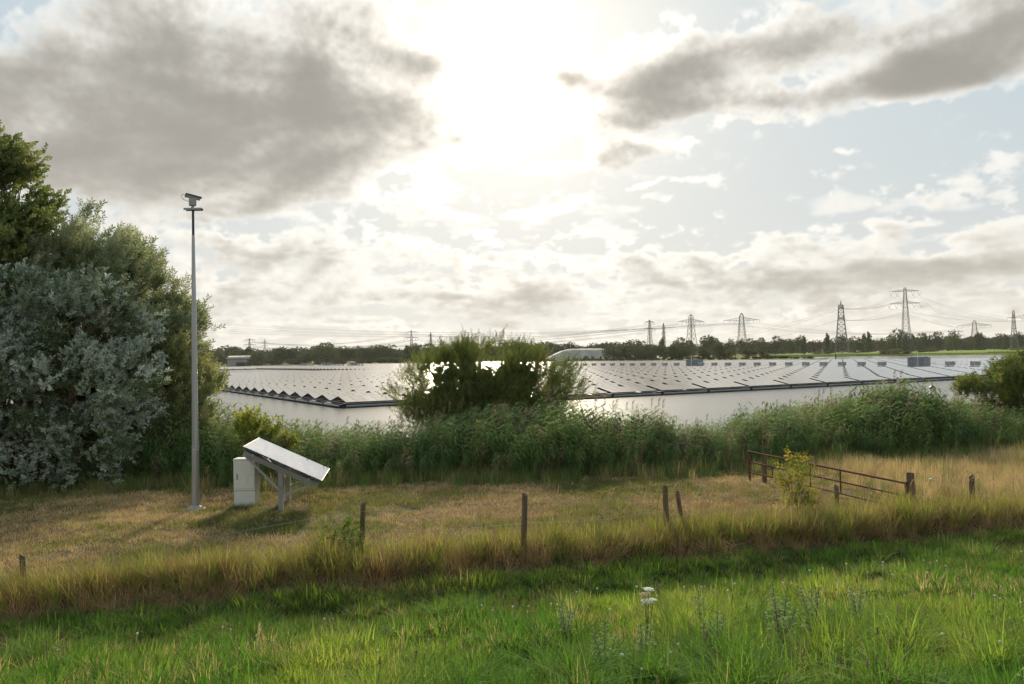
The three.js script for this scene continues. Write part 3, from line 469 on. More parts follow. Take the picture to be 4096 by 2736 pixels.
// ------------------------------------------------------------------ camera pole, camera, cabinet, panel stand
const speck = noiseMap(256, (u, v) => { const k = 228 + 24 * tiled(u, v, 64, 2) - 14 * Math.max(0, tiled(u, v, 6, 4) - 0.55) * 3; return [k, k, k]; });
const galv = noiseMap(256, (u, v) => { const k = 175 + 80 * (0.6 * tiled(u, v, 20, 3) + 0.4 * tiled(u, v, 5, 3)); return [k, k, k]; });
const galvM = new THREE.MeshStandardMaterial({ color: new THREE.Color().setRGB(0.50, 0.50, 0.49), map: galv, roughness: 0.62, metalness: 0.4 });
const polePaint = new THREE.MeshStandardMaterial({ color: new THREE.Color().setRGB(0.52, 0.52, 0.52), map: galv, roughness: 0.38, metalness: 0.75 });
const darkM = std([0.03, 0.032, 0.035], 0.5), blackM = std([0.012, 0.012, 0.013], 0.6), whitePaint = new THREE.MeshStandardMaterial({ color: new THREE.Color().setRGB(0.80, 0.775, 0.69), map: speck, bumpMap: speck, bumpScale: 0.002, roughness: 0.55 });
{
  const y0 = groundY(-8.09, 20.1), t = thing('camera_pole', 'tall tapered galvanised steel pole carrying a camera', 'pole'); t.position.copy(V(-8.09, y0, 20.1)); t.rotation.z = rad(-0.1);
  const prof = [[0.095, 0.02], [0.093, 0.06], [0.088, 1.49], [0.088, 1.5], [0.083, 1.512], [0.083, 1.53], [0.06, 5.0], [0.038, 6.85], [0.036, 6.95]].map(([x, y]) => new THREE.Vector2(x, y));
  part('shaft', new THREE.LatheGeometry(prof, 28), polePaint, t);
  part('joint_ring', new THREE.CylinderGeometry(0.092, 0.092, 0.018, 28).translate(0, 1.56, 0), galvM, t);
  part('mast_tube', new THREE.CylinderGeometry(0.03, 0.032, 0.66, 18).translate(0, 7.27, 0), darkM, t);
  const foot = part('base_plate', merge([new THREE.CylinderGeometry(0.21, 0.25, 0.035, 24).translate(0, 0.01, 0), new THREE.CylinderGeometry(0.105, 0.16, 0.06, 24).translate(0, 0.055, 0)]), galvM, t);
  for (let k = 0; k < 6; k++) part('bolt', new THREE.CylinderGeometry(0.014, 0.016, 0.05, 6).translate(Math.cos(k * 1.047 + 0.3) * 0.19, 0.05, Math.sin(k * 1.047 + 0.3) * 0.19), galvM, foot);
  part('platform', merge([box(0.44, 0.012, 0.16, 0.01, 7.635, 0), box(0.44, 0.05, 0.012, 0.01, 7.612, 0.078), box(0.44, 0.05, 0.012, 0.01, 7.612, -0.078)]), galvM, t);

  const c = thing('security_camera', 'grey pan and tilt surveillance camera on top of the tall pole', 'camera'); c.position.copy(V(-8.085, y0 + 7.642, 20.1)); c.rotation.y = rad(28);
  const camG = std([0.30, 0.31, 0.31], 0.55), camD = std([0.09, 0.10, 0.105], 0.5);
  part('mount', new THREE.CylinderGeometry(0.028, 0.045, 0.06, 16).translate(0, 0.03, 0), camG, c);
  const b = part('pan_tilt_unit', new RoundedBoxGeometry(0.17, 0.19, 0.15, 3, 0.018).translate(0, 0.155, 0), camG, c);
  part('warning_sticker', new THREE.CylinderGeometry(0.018, 0.018, 0.002, 3).rotateX(Math.PI / 2).translate(-0.02, 0.19, 0.0765), std([0.7, 0.55, 0.05], 0.5), b);
  const h = new THREE.Group(); h.name = 'camera_head'; h.position.set(0.01, 0.285, 0); h.rotation.set(rad(5), rad(-6), rad(-12)); c.add(h);
  part('housing', new RoundedBoxGeometry(0.34, 0.085, 0.14, 3, 0.014), camG, h);
  part('sunshield', merge([box(0.38, 0.008, 0.165, 0.015, 0.053, 0), box(0.38, 0.04, 0.006, 0.015, 0.034, 0.08), box(0.38, 0.04, 0.006, 0.015, 0.034, -0.08)]), camD, h);
  part('lens_window', new THREE.CylinderGeometry(0.032, 0.032, 0.008, 18).rotateZ(Math.PI / 2).translate(0.173, 0, 0.01), new THREE.MeshPhysicalMaterial({ color: 0x050608, roughness: 0.08, clearcoat: 1 }), h);
  part('end_cap', new RoundedBoxGeometry(0.03, 0.095, 0.15, 2, 0.01).translate(-0.175, 0, 0), camD, h);
  part('cable', new THREE.TubeGeometry(new THREE.CatmullRomCurve3([new THREE.Vector3(-0.16, 0.31, 0.02), new THREE.Vector3(-0.23, 0.335, 0.04), new THREE.Vector3(-0.265, 0.30, 0.05), new THREE.Vector3(-0.23, 0.21, 0.06), new THREE.Vector3(-0.14, 0.165, 0.06), new THREE.Vector3(-0.08, 0.16, 0.06)]), 30, 0.006, 6), blackM, c);
}
{
  const t = thing('utility_cabinet', 'pale grey street cabinet with closed door beside the tilted panel', 'cabinet'); t.position.copy(V(-6.9, groundY(-6.9, 20.4) - 0.03, 20.42)); t.rotation.y = rad(-3);
  part('plinth', merge([box(0.545, 0.28, 0.30, 0, 0.14, 0), box(0.55, 0.135, 0.305, 0, 0.35, 0)]), whitePaint, t);
  part('body', new RoundedBoxGeometry(0.565, 0.77, 0.315, 2, 0.012).translate(0, 0.81, 0), whitePaint, t);
  const d = part('door', new RoundedBoxGeometry(0.535, 0.70, 0.014, 2, 0.006).translate(0, 0.835, 0.162), whitePaint, t);
  part('handle', merge([new RoundedBoxGeometry(0.034, 0.155, 0.014, 2, 0.006).translate(-0.185, 0.79, 0.175), new RoundedBoxGeometry(0.018, 0.12, 0.018, 2, 0.006).translate(-0.185, 0.785, 0.188)]), std([0.33, 0.34, 0.36], 0.45), d);
  part('vent_slot', box(0.035, 0.2, 0.004, 0.2, 1.02, 0.17), std([0.60, 0.58, 0.53], 0.6), d);
  part('roof', new RoundedBoxGeometry(0.585, 0.06, 0.335, 3, 0.022).translate(0, 1.215, 0.005), whitePaint, t);
}
{
  const t = thing('panel_stand', 'steel stand holding two tilted mirror like solar panels in the field', 'solar panel'); t.position.copy(V(-5.82, groundY(-5.8, 20) - 0.02, 20.05)); t.rotation.y = rad(8);
  const ax = rad(-26);
  for (const [k, z] of [[0, 0.62], [1, -0.62]]) {
    const p = part('post', merge([box(0.012, 1.24, 0.1, -0.05, 0.62, z), box(0.012, 1.24, 0.1, 0.05, 0.62, z), box(0.1, 1.24, 0.012, 0, 0.62, z + 0.044)]), galvM, t);
    for (const y of [0.62, 0.5, 0.42, 1.06, 0.98]) part('bolt', new THREE.CylinderGeometry(0.012, 0.012, 0.014, 6).rotateX(Math.PI / 2).translate(0.01, y, z + 0.057), galvM, p);
    const gir = new THREE.BoxGeometry(1.95, 0.13, 0.05); gir.rotateZ(ax).translate(0.02, 1.06, z + 0.078 * (k ? -1 : 1)); part('girder', gir, galvM, t);
    const zz = z + (k ? -1 : 1) * 0.13;
    part('brace', bar(new THREE.Vector3(-0.8, 1.42, zz), new THREE.Vector3(-0.02, 0.58, zz), 0.055, 0.03), galvM, t);
    part('brace', bar(new THREE.Vector3(0.80, 0.70, zz), new THREE.Vector3(0.04, 0.42, zz), 0.055, 0.03), galvM, t);
  }
  const n = new THREE.Vector3(Math.sin(-ax), Math.cos(ax), 0);
  for (const u of [-0.72, 0.72]) part('purlin', new THREE.BoxGeometry(0.05, 0.06, 2.05).rotateZ(ax).translate(0.02 + u * Math.cos(ax) + n.x * 0.1, 1.06 + u * Math.sin(ax) + n.y * 0.1, 0), galvM, t);
  const glass = new THREE.MeshPhysicalMaterial({ color: new THREE.Color().setRGB(0.02, 0.03, 0.08), roughness: 0.03, metalness: 0, ior: 1.5, specularIntensity: 1, clearcoat: 1, clearcoatRoughness: 0.03 });
  const frame = std([0.05, 0.06, 0.15], 0.6);
  for (const z of [0.53, -0.53]) {
    const p = new THREE.Group(); p.name = 'solar_panel'; p.position.set(0.05 + n.x * 0.155, 1.10 + n.y * 0.155, z); p.rotation.z = ax; t.add(p);
    part('glass_sheet', new THREE.BoxGeometry(2.0, 0.016, 1.03).translate(0, 0.004, 0), glass, p);
    part('frame', merge([box(2.03, 0.035, 0.016, 0, -0.008, 0.522), box(2.03, 0.035, 0.016, 0, -0.008, -0.522), box(0.016, 0.035, 1.028, 1.008, -0.008, 0), box(0.016, 0.035, 1.028, -1.008, -0.008, 0)]), frame, p);
  }
  part('conduit', merge([rod(new THREE.Vector3(-0.13, 0, -0.5), new THREE.Vector3(-0.12, 1.0, -0.52), 0.038, 0.035, 10), rod(new THREE.Vector3(-0.07, 0.1, -0.5), new THREE.Vector3(-0.07, 1.0, -0.52), 0.008, 0.008, 6)]), std([0.46, 0.42, 0.36], 0.7), t);
}
// ------------------------------------------------------------------ fence and gate
const woodTex = noiseMap(256, (u, v) => { const k = 0.6 * tiled(u * 1, v * 0.06, 40, 3) + 0.4 * tiled(u, v * 0.5, 8, 4); return [lerp(52, 150, k), lerp(42, 128, k), lerp(32, 102, k)]; });
const woodM = new THREE.MeshStandardMaterial({ map: woodTex, bumpMap: woodTex, bumpScale: 0.008, roughness: 0.95 });
const rust = noiseMap(256, (u, v) => { const k = tiled(u, v, 14, 4); return [lerp(62, 128, k), lerp(36, 74, k), lerp(28, 54, k)]; }), rustM = new THREE.MeshStandardMaterial({ map: rust, roughness: 0.9, metalness: 0.1 });
const postTops = [];
function fencePost(X, Z, h, w, lx, lz, label, seed) {
  const r = rng(seed), g = new THREE.CylinderGeometry(w * 0.5, w * 0.56, h + 0.3, 9, 6), p = g.attributes.position;
  for (let i = 0; i < p.count; i++) { const y = p.getY(i) / h, a = Math.atan2(p.getZ(i), p.getX(i)), k = 1 + 0.10 * Math.sin(a * 2 + seed) + 0.06 * Math.sin(y * 7 + a * 3); p.setX(i, p.getX(i) * k); p.setZ(i, p.getZ(i) * k); if (y > 0.45) p.setY(i, p.getY(i) + 0.03 * Math.sin(a + seed)); }
  g.translate(0, h / 2 - 0.15, 0); g.computeVertexNormals(); void r;
  const t = new THREE.Mesh(g, woodM); t.name = numbered('fence_post'); t.userData = { label, category: 'fence post', group: 'wooden fence posts' }; t.position.copy(V(X, groundY(X, Z), Z)); t.rotation.set(lz, seed, 0); t.rotation.z = lx; t.rotation.order = 'ZXY'; shade(t); scene.add(t);
  postTops.push([X, Z, h, lx]);
}
fencePost(-7.9, 12.75, 0.55, 0.08, 0.05, 0, 'short post almost hidden in brown grass near the left edge', 9);
fencePost(-2.78, 14.34, 1.0, 0.085, -0.04, 0.02, 'leftmost standing fence post beside the small green shrub', 1);
fencePost(0.13, 14.3, 1.04, 0.1, -0.05, 0.03, 'pale split wooden post left of the tuft of flag leaves', 2);
fencePost(2.97, 15.57, 0.97, 0.10, 0.02, 0, 'upright weathered post beside the leaning post', 3);
fencePost(3.33, 15.73, 0.86, 0.085, 0.13, 0, 'short post leaning left next to an upright one', 4);
fencePost(6.83, 16.85, 0.76, 0.10, 0, 0, 'squat post right of the yellow green sapling', 5);
fencePost(8.76, 17.55, 0.92, 0.17, 0, 0, 'thick square gate post at the right end of the rusty gate', 6);
fencePost(10.15, 17.6, 0.84, 0.115, 0.01, 0, 'rightmost fence post standing alone right of the gate post', 7);
fencePost(7.0, 22.2, 0.78, 0.13, 0, 0, 'weathered post behind the far end of the rusty gate', 8);
{
  const wire = std([0.32, 0.32, 0.31], 0.5, { metalness: 0.5 });
  const run = postTops.slice(0, 8), far = [[13.6, 18.3, 0.8, 0], [17.5, 19.2, 0.8, 0]];
  [[0.86, 'upper'], [0.5, 'lower']].forEach(([f, which]) => {
    const pts = []; const all = [...run, ...far];
    all.forEach(([X, Z, h, lx], i) => { const y = groundY(X, Z) + Math.max(0.3, h * f); pts.push(V(X - Math.sin(lx) * h * f, y, Z - 0.055)); if (all[i + 1]) { const [X2, Z2] = all[i + 1], y2 = groundY(X2, Z2) + Math.max(0.3, all[i + 1][2] * f), mx = (X + X2) / 2, mz = (Z + Z2) / 2; pts.push(V(mx, (y + y2) / 2 - 0.05, mz - 0.05)); } });
    const m = new THREE.Mesh(new THREE.TubeGeometry(new THREE.CatmullRomCurve3(pts, false, 'centripetal'), 160, 0.0028, 4), wire); m.name = numbered('fence_wire'); m.userData = { label: which + ' strand of wire strung along the fence posts', category: 'wire' }; shade(m); scene.add(m);
  });
  const ins = new THREE.Mesh(new THREE.SphereGeometry(0.035, 10, 8).scale(1.5, 0.8, 0.8), std([0.7, 0.7, 0.68], 0.4)); ins.name = 'wire_insulator'; ins.userData = { label: 'small white insulator on the wire right of the gate post', category: 'insulator' }; ins.position.copy(V(9.2, groundY(9.2, 17.6) + 0.79, 17.5)); shade(ins); scene.add(ins);
  // field gate, swung open away from the fence
  const t = thing('field_gate', 'rusty tubular steel field gate swung open into the tall grass', 'gate');
  const A = new THREE.Vector3(8.66, 0, -17.55), B = new THREE.Vector3(6.67, 0, -22.5), ya = groundY(8.66, 17.55), yb = groundY(6.67, 22.5);
  const at = (k, y) => A.clone().lerp(B, k).setY(lerp(ya, yb, k) + y);
  part('end_tube', rod(at(1, -0.05), at(1, 0.86), 0.032, 0.032, 10), rustM, t); part('hinge_tube', rod(at(0, -0.02), at(0, 0.74), 0.035, 0.035, 10), rustM, t);
  part('rail', rod(at(1, 0.83), at(0, 0.70), 0.024, 0.024, 10), rustM, t);
  part('rail', rod(at(1, 0.54), at(0, 0.42), 0.02, 0.02, 10), rustM, t); part('rail', rod(at(1, 0.25), at(0, 0.13), 0.02, 0.02, 10), rustM, t);
  part('upright', rod(at(0.82, 0.235), at(0.82, 0.53), 0.018, 0.018, 8), rustM, t); part('upright', rod(at(0.36, 0.18), at(0.36, 0.74), 0.02, 0.02, 8), rustM, t); part('upright', rod(at(0.55, 0.2), at(0.55, 0.77), 0.018, 0.018, 8), rustM, t);
}
// ------------------------------------------------------------------ floating solar array
const AO = new THREE.Vector3(-15.2, 0, -70.75), AU = new THREE.Vector3(0.864, 0, -0.505), AV = new THREE.Vector3(-0.505, 0, -0.864);
const PITCH = 4.93, BLOCK = 6.52, DECK = WATER + 0.42, PW = 1.0, PL = 2.32, TILT = rad(11.6);
const arr = (u, v, y = 0) => AO.clone().addScaledVector(AU, u).addScaledVector(AV, v).setY(y);
const arrTurn = Math.atan2(0.505, 0.864);                                  // own x along the ridges, own -z away from the shore
function onArray(i, j) {                                                   // block column i, tent row j
  const u = i * BLOCK, v = j * PITCH;
  if (i < 0 || u > 250 || v > 560) return false;
  if (j < 0) return j === -1 && i >= 2 && u < 170;
  if (v < 196) return u < 250 - Math.max(0, 55 - v) * 0.6;
  if (v < 388 && u < 76) return false;
  return v < Math.min(421 + (284 - u) * 1.98, 515 + (232 - u) * 1.2) - 16;
}
{
  const t = thing('floating_solar_array', 'huge floating raft of tilted solar panels covering the lake', 'solar farm'); t.position.copy(AO); t.rotation.y = arrTurn;
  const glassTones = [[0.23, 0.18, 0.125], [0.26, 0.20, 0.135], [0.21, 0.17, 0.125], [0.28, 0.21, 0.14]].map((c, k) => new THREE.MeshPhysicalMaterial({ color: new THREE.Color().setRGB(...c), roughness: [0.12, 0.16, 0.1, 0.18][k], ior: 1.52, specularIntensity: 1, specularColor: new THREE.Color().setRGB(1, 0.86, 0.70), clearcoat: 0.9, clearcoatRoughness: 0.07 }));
  const frameM = std([0.16, 0.15, 0.15], 0.4, { metalness: 0.6 }), floatM = std([0.035, 0.034, 0.035], 0.7), pipeM = std([0.22, 0.22, 0.22], 0.5);
  const sheet = () => new THREE.BoxGeometry(PW - 0.05, 0.02, PL - 0.04).translate(0, 0.012, 0);
  const rim = () => new THREE.BoxGeometry(PW - 0.018, 0.03, PL - 0.012);
  const panelG = mergeGeometries([rim(), sheet()], true);
  const run = PL * Math.cos(TILT), rise = PL * Math.sin(TILT);
  // places of the twelve panels of one block: six on the near slope, six on the far slope
  const slots = []; for (const side of [1, -1]) for (let k = 0; k < 6; k++) slots.push({ x: 0.3 + PW * (k + 0.5), y: rise / 2 + 0.05, z: side > 0 ? -(0.08 + run / 2) : -(0.08 + run * 1.5 + 0.06), rx: side * TILT });
  const place = (g, s) => g.clone().rotateX(s.rx).translate(s.x, s.y, s.z);
  const blocks = [];
  for (let i = 0; i < 40; i++) for (let j = -1; j < 115; j++) if (onArray(i, j)) blocks.push([i, j]);
  // near blocks one by one: those that show largest
  const eye = V(0, 0, 0), c = (i, j) => arr(i * BLOCK + 3, j * PITCH + 2).distanceTo(eye);
  const seen = blocks.filter(([i, j]) => { const p = arr(i * BLOCK + 3, j * PITCH + 2), x = p.x / -p.z; return x < 0.68 && !onArray(i, j - 1) | 1; }).sort((a, b) => c(...a) - c(...b));
  const own = new Set(); let count = 0; const r = rng(300);
  for (const [i, j] of seen) {
    if (count + 6 > 300) break; own.add(i + ',' + j);
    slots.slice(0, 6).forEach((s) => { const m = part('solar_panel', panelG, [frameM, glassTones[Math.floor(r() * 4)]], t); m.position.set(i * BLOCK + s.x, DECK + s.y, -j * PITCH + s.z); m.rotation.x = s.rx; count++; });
  }
  const lists = [[], [], []], backs = [], base = [];
  blocks.forEach(([i, j]) => { const p = new THREE.Vector3(i * BLOCK, DECK, -j * PITCH), e = { p, s: 1 }; if (!own.has(i + ',' + j)) lists[Math.floor(r() * 3)].push(e); backs.push(e); base.push(e); });
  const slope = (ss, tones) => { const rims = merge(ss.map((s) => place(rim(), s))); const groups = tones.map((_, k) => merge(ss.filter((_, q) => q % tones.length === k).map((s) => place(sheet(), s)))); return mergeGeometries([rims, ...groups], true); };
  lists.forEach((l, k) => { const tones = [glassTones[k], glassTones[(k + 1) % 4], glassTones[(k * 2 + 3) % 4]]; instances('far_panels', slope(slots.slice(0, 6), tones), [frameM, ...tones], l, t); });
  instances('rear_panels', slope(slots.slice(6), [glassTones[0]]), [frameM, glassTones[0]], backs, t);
  const D = PITCH, fl = [];
  for (const z of [-0.25, -D / 2, -D + 0.25]) fl.push(new THREE.CylinderGeometry(0.21, 0.21, BLOCK - 0.02, 8).rotateZ(Math.PI / 2).translate(BLOCK / 2, -0.36, z));
  fl.push(box(BLOCK - 0.01, 0.06, 0.5, BLOCK / 2, -0.06, -0.02), box(0.5, 0.05, D, 0.05, -0.12, -D / 2));
  instances('floats', merge(fl), floatM, base, t);
  const legs = []; for (const x of [0.3, 3.3, 6.3]) { legs.push(rod(new THREE.Vector3(x, -0.1, -D / 2 + 0.05), new THREE.Vector3(x, rise, -D / 2 + 0.05), 0.03, 0.03, 5), box(0.05, 0.05, D - 0.2, x, 0.0, -D / 2)); }
  instances('support_frames', merge(legs), pipeM, base, t);
  const edge = blocks.filter(([i, j]) => !onArray(i, j - 1) || !onArray(i - 1, j)).slice(0, 4000).map(([i, j]) => ({ p: new THREE.Vector3(i * BLOCK, DECK, -j * PITCH), s: 1 }));
  instances('edge_pipes', merge([new THREE.CylinderGeometry(0.11, 0.11, BLOCK - 0.4, 8).rotateZ(Math.PI / 2).translate(BLOCK / 2, -0.27, 0.32), new THREE.CylinderGeometry(0.09, 0.09, D - 0.5, 8).rotateX(Math.PI / 2).translate(-0.3, -0.25, -D / 2)]), pipeM, edge, t);
}
{
  const cabM = std([0.20, 0.23, 0.26], 0.5), cabD = std([0.15, 0.175, 0.2], 0.5), lid = std([0.42, 0.44, 0.45], 0.5), white = std([0.7, 0.7, 0.68], 0.5), yellow = std([0.75, 0.6, 0.05], 0.5);
  const where = ['nearest inverter cabin on the right half of the floating panels', 'middle inverter cabin standing among the floating panels', 'inverter cabin half hidden behind the willow bush', undefined, undefined, undefined, 'rightmost of the three tiny far cabins on the left', 'middle of the three tiny far cabins on the left', 'leftmost of the three tiny far cabins on the left'];
  const cabins = [[130.5, 29, 0], [130.5, 95, 1], [131, 163, 2], [134, 392, 6], [136, 452, 7], [136, 508, 8]];
  for (const [u, v, k] of cabins) {
    const t = thing('inverter_cabin', where[k], 'cabin'); t.position.copy(arr(u, v, DECK + 0.2)); t.rotation.y = arrTurn;
    part('walls', new RoundedBoxGeometry(4.4, 1.75, 2.3, 2, 0.04).translate(2.2, 1.05, -1.15), cabM, t);
    part('plinth', box(4.6, 0.4, 2.5, 2.2, 0.0, -1.15), std([0.07, 0.07, 0.075], 0.7), t);
    part('roof', merge([box(4.6, 0.09, 2.5, 2.2, 1.97, -1.15), box(3.6, 0.12, 1.7, 2.2, 2.07, -1.15)]), cabD, t);
    for (const x of [0.55, 1.6, 2.65, 3.7]) { const d = part('door', box(0.96, 1.5, 0.03, x, 1.02, 0.02), x > 2 ? cabM : cabD, t); part('handle', box(0.05, 0.14, 0.04, x + 0.38, 1.0, 0.05), white, d); }
    const d = part('door', box(0.03, 1.5, 1.0, -0.02, 1.02, -1.3), cabD, t); part('warning_sign', new THREE.CylinderGeometry(0.12, 0.12, 0.02, 3).rotateX(Math.PI / 2).rotateY(-Math.PI / 2).translate(-0.05, 1.3, -1.3), yellow, d);
    part('mast', rod(new THREE.Vector3(-0.15, 0, 0.1), new THREE.Vector3(-0.15, 3.3, 0.1), 0.05, 0.04, 8), white, t);
    part('railing', merge([rod(new THREE.Vector3(4.7, 0, 0.2), new THREE.Vector3(4.7, 0.85, 0.2), 0.03, 0.03, 5), rod(new THREE.Vector3(5.7, 0, 0.2), new THREE.Vector3(5.7, 0.85, 0.2), 0.03, 0.03, 5), rod(new THREE.Vector3(4.7, 0.85, 0.2), new THREE.Vector3(5.7, 0.85, 0.2), 0.025, 0.025, 5)]), lid, t);
  }
  const taken2 = cabins.map((q) => q[1]);
  const proto = (() => { const t = new THREE.Group(); part('case', new RoundedBoxGeometry(0.6, 0.72, 1.75, 2, 0.03).translate(0.28, 0.92, -0.68), std([0.27, 0.29, 0.31], 0.5), t); part('lid', box(0.7, 0.05, 1.85, 0.28, 1.305, -0.68), lid, t); part('foot', merge([box(0.08, 0.6, 0.08, 0.28, 0.28, -0.1), box(0.08, 0.6, 0.08, 0.28, 0.28, -1.25)]), std([0.06, 0.06, 0.06], 0.7), t); part('sticker', box(0.02, 0.14, 0.18, -0.025, 0.95, -0.68), white, t); return t; })();
  for (let j = 1; j < 112; j++) {
    const v = j * PITCH + 2.0; if (!onArray(20, j) || taken2.some((q) => Math.abs(q - v) < 3.6) || (v > 178 && v < 360)) continue;
    const b = proto.clone(); b.name = numbered('inverter_box'); b.position.copy(arr(130.4, v, DECK + 0.05)); b.rotation.y = arrTurn; (rows[v < 180 ? 'near boxes' : 'far boxes'] ??= []).push(b);
    b.userData = { label: v < 180 ? 'grey inverter box in the near row' : 'tiny inverter box in the far row', category: 'inverter box', group: v < 180 ? 'inverter boxes on the near rows' : 'inverter boxes on the far rows' }; scene.add(b);
  }
  // marker buoys, warning board and mooring post
  const buoyG = new THREE.LatheGeometry([[0, -0.2], [0.3, -0.12], [0.36, 0.05], [0.3, 0.25], [0.12, 0.36], [0.1, 0.42], [0, 0.42]].map(([x, y]) => new THREE.Vector2(x, y)), 16);
  [[41.2, 83.5, 'left of the two dark buoys floating before the panels'], [44.8, 84.5, 'right of the two dark buoys floating before the panels']].forEach(([x, Z, l]) => { const m = new THREE.Mesh(buoyG, std([0.03, 0.035, 0.06], 0.4)); m.name = numbered('buoy'); m.userData = { label: l, category: 'buoy', group: 'dark mooring buoys' }; m.position.copy(V(x, WATER, Z)); shade(m); scene.add(m); });
  const s = thing('warning_board', 'small blue and yellow board on the front edge of the raft', 'sign'); s.position.copy(arr(72, -5.5, WATER + 0.15)); s.rotation.y = arrTurn + 0.3;
  part('board', box(0.8, 0.45, 0.03, 0, 0.35, 0), std([0.15, 0.28, 0.42], 0.5), s); part('yellow_field', box(0.7, 0.16, 0.01, 0, 0.25, 0.022), yellow, s); part('leg', merge([box(0.05, 0.4, 0.05, -0.25, 0.0, -0.03), box(0.05, 0.4, 0.05, 0.25, 0, -0.03)]), lid, s);
  const mp = new THREE.Mesh(new THREE.CylinderGeometry(0.28, 0.3, 4.2, 8), woodM); mp.name = 'mooring_post'; mp.userData = { label: 'dark post standing in the water off the tip of the spit', category: 'post' }; mp.position.copy(V(155, WATER + 0.9, 379)); shade(mp); scene.add(mp);
  // covered heap beyond the wood
  const hg = new THREE.PlaneGeometry(130, 70, 80, 30).rotateX(-Math.PI / 2), hp = hg.attributes.position;
  for (let i = 0; i < hp.count; i++) { const x = hp.getX(i), z = hp.getZ(i), e = Math.max(Math.abs(x + 25) / (x > -25 ? 88 : 38), Math.abs(z) / 33); const top = 10.0; hp.setY(i, top * sstep(0, 0.85, 1 - e) + (fbm(x * 0.2, z * 0.2, 3) - 0.5) * 0.7 - 0.3); }
  hg.computeVertexNormals();
  const heapTex = noiseMap(256, (u, v) => { const k = 0.5 * tiled(u, v * 0.2, 24, 2) + 0.5 * tiled(u, v, 6, 4); return [lerp(120, 190, k), lerp(116, 182, k), lerp(108, 168, k)]; });
  const heap = new THREE.Mesh(hg, new THREE.MeshStandardMaterial({ map: heapTex, roughness: 0.9 })); heap.name = 'covered_heap'; heap.userData = { label: 'long pale grey covered heap behind the trees of the spit', category: 'heap' }; heap.position.copy(V(82, 0.1, 690)); shade(heap); scene.add(heap);
  const house = thing('shed', 'pale roofed shed half hidden in the far left wood', 'shed'); house.position.copy(V(-246, 0.1, 712)); part('walls', box(18, 6, 10, 0, 3, 0), std([0.3, 0.28, 0.25], 0.9), house); part('roof', new THREE.CylinderGeometry(6.4, 6.4, 20, 3).rotateZ(Math.PI / 2).rotateX(Math.PI / 2 * 0).scale(1, 0.4, 1).translate(0, 7.2, 0), std([0.55, 0.5, 0.42], 0.8), house);
}
// ------------------------------------------------------------------ pylons and power lines
const steel = std([0.16, 0.155, 0.15], 0.6, { metalness: 0.4 }), insM = std([0.12, 0.09, 0.07], 0.4), cableM = std([0.14, 0.14, 0.14], 0.6, { metalness: 0.3 });
const P3 = (x, y, z) => new THREE.Vector3(x, y, z);
function lattice(levels, leg, brace) {                                    // levels: [height, half width]
  const g = [];
  for (let i = 0; i + 1 < levels.length; i++) {
    const [y0, a] = levels[i], [y1, b] = levels[i + 1], q = [[-1, -1], [1, -1], [1, 1], [-1, 1]];
    q.forEach(([sx, sz], k) => {
      const [tx, tz] = q[(k + 1) % 4];
      g.push(bar(P3(sx * a, y0, sz * a), P3(sx * b, y1, sz * b), leg), bar(P3(sx * a, y0, sz * a), P3(tx * b, y1, tz * b), brace), bar(P3(tx * a, y0, tz * a), P3(sx * b, y1, sz * b), brace), bar(P3(sx * b, y1, sz * b), P3(tx * b, y1, tz * b), brace));
    });
  }
  return merge(g);
}
function crossarm(y, half, depth, hw, brace, rise = 0) {                   // truss arm to both sides: upper chords slope from the body to the tips
  const g = [], n = 5;
  for (const s of [-1, 1]) {
    const tip = P3(s * half, y + rise, 0);
    for (const z of [-hw, hw]) {
      g.push(bar(P3(s * hw, y, z), tip, brace), bar(P3(s * hw, y + depth, z), tip, brace));
      for (let k = 0; k < n; k++) { const t0 = k / n, t1 = (k + 1) / n, lo = (t) => P3(lerp(s * hw, tip.x, t), lerp(y, tip.y, t), z * (1 - t)), up = (t) => P3(lerp(s * hw, tip.x, t), lerp(y + depth, tip.y, t), z * (1 - t)); g.push(bar(lo(t0), up(t0 + 0.00007), brace * 0.7)); if (k < n - 1) g.push(bar(up(t0), lo(t1), brace * 0.7)); }
    }
  }
  return merge(g);
}
const tips = {}, tipNames = {};
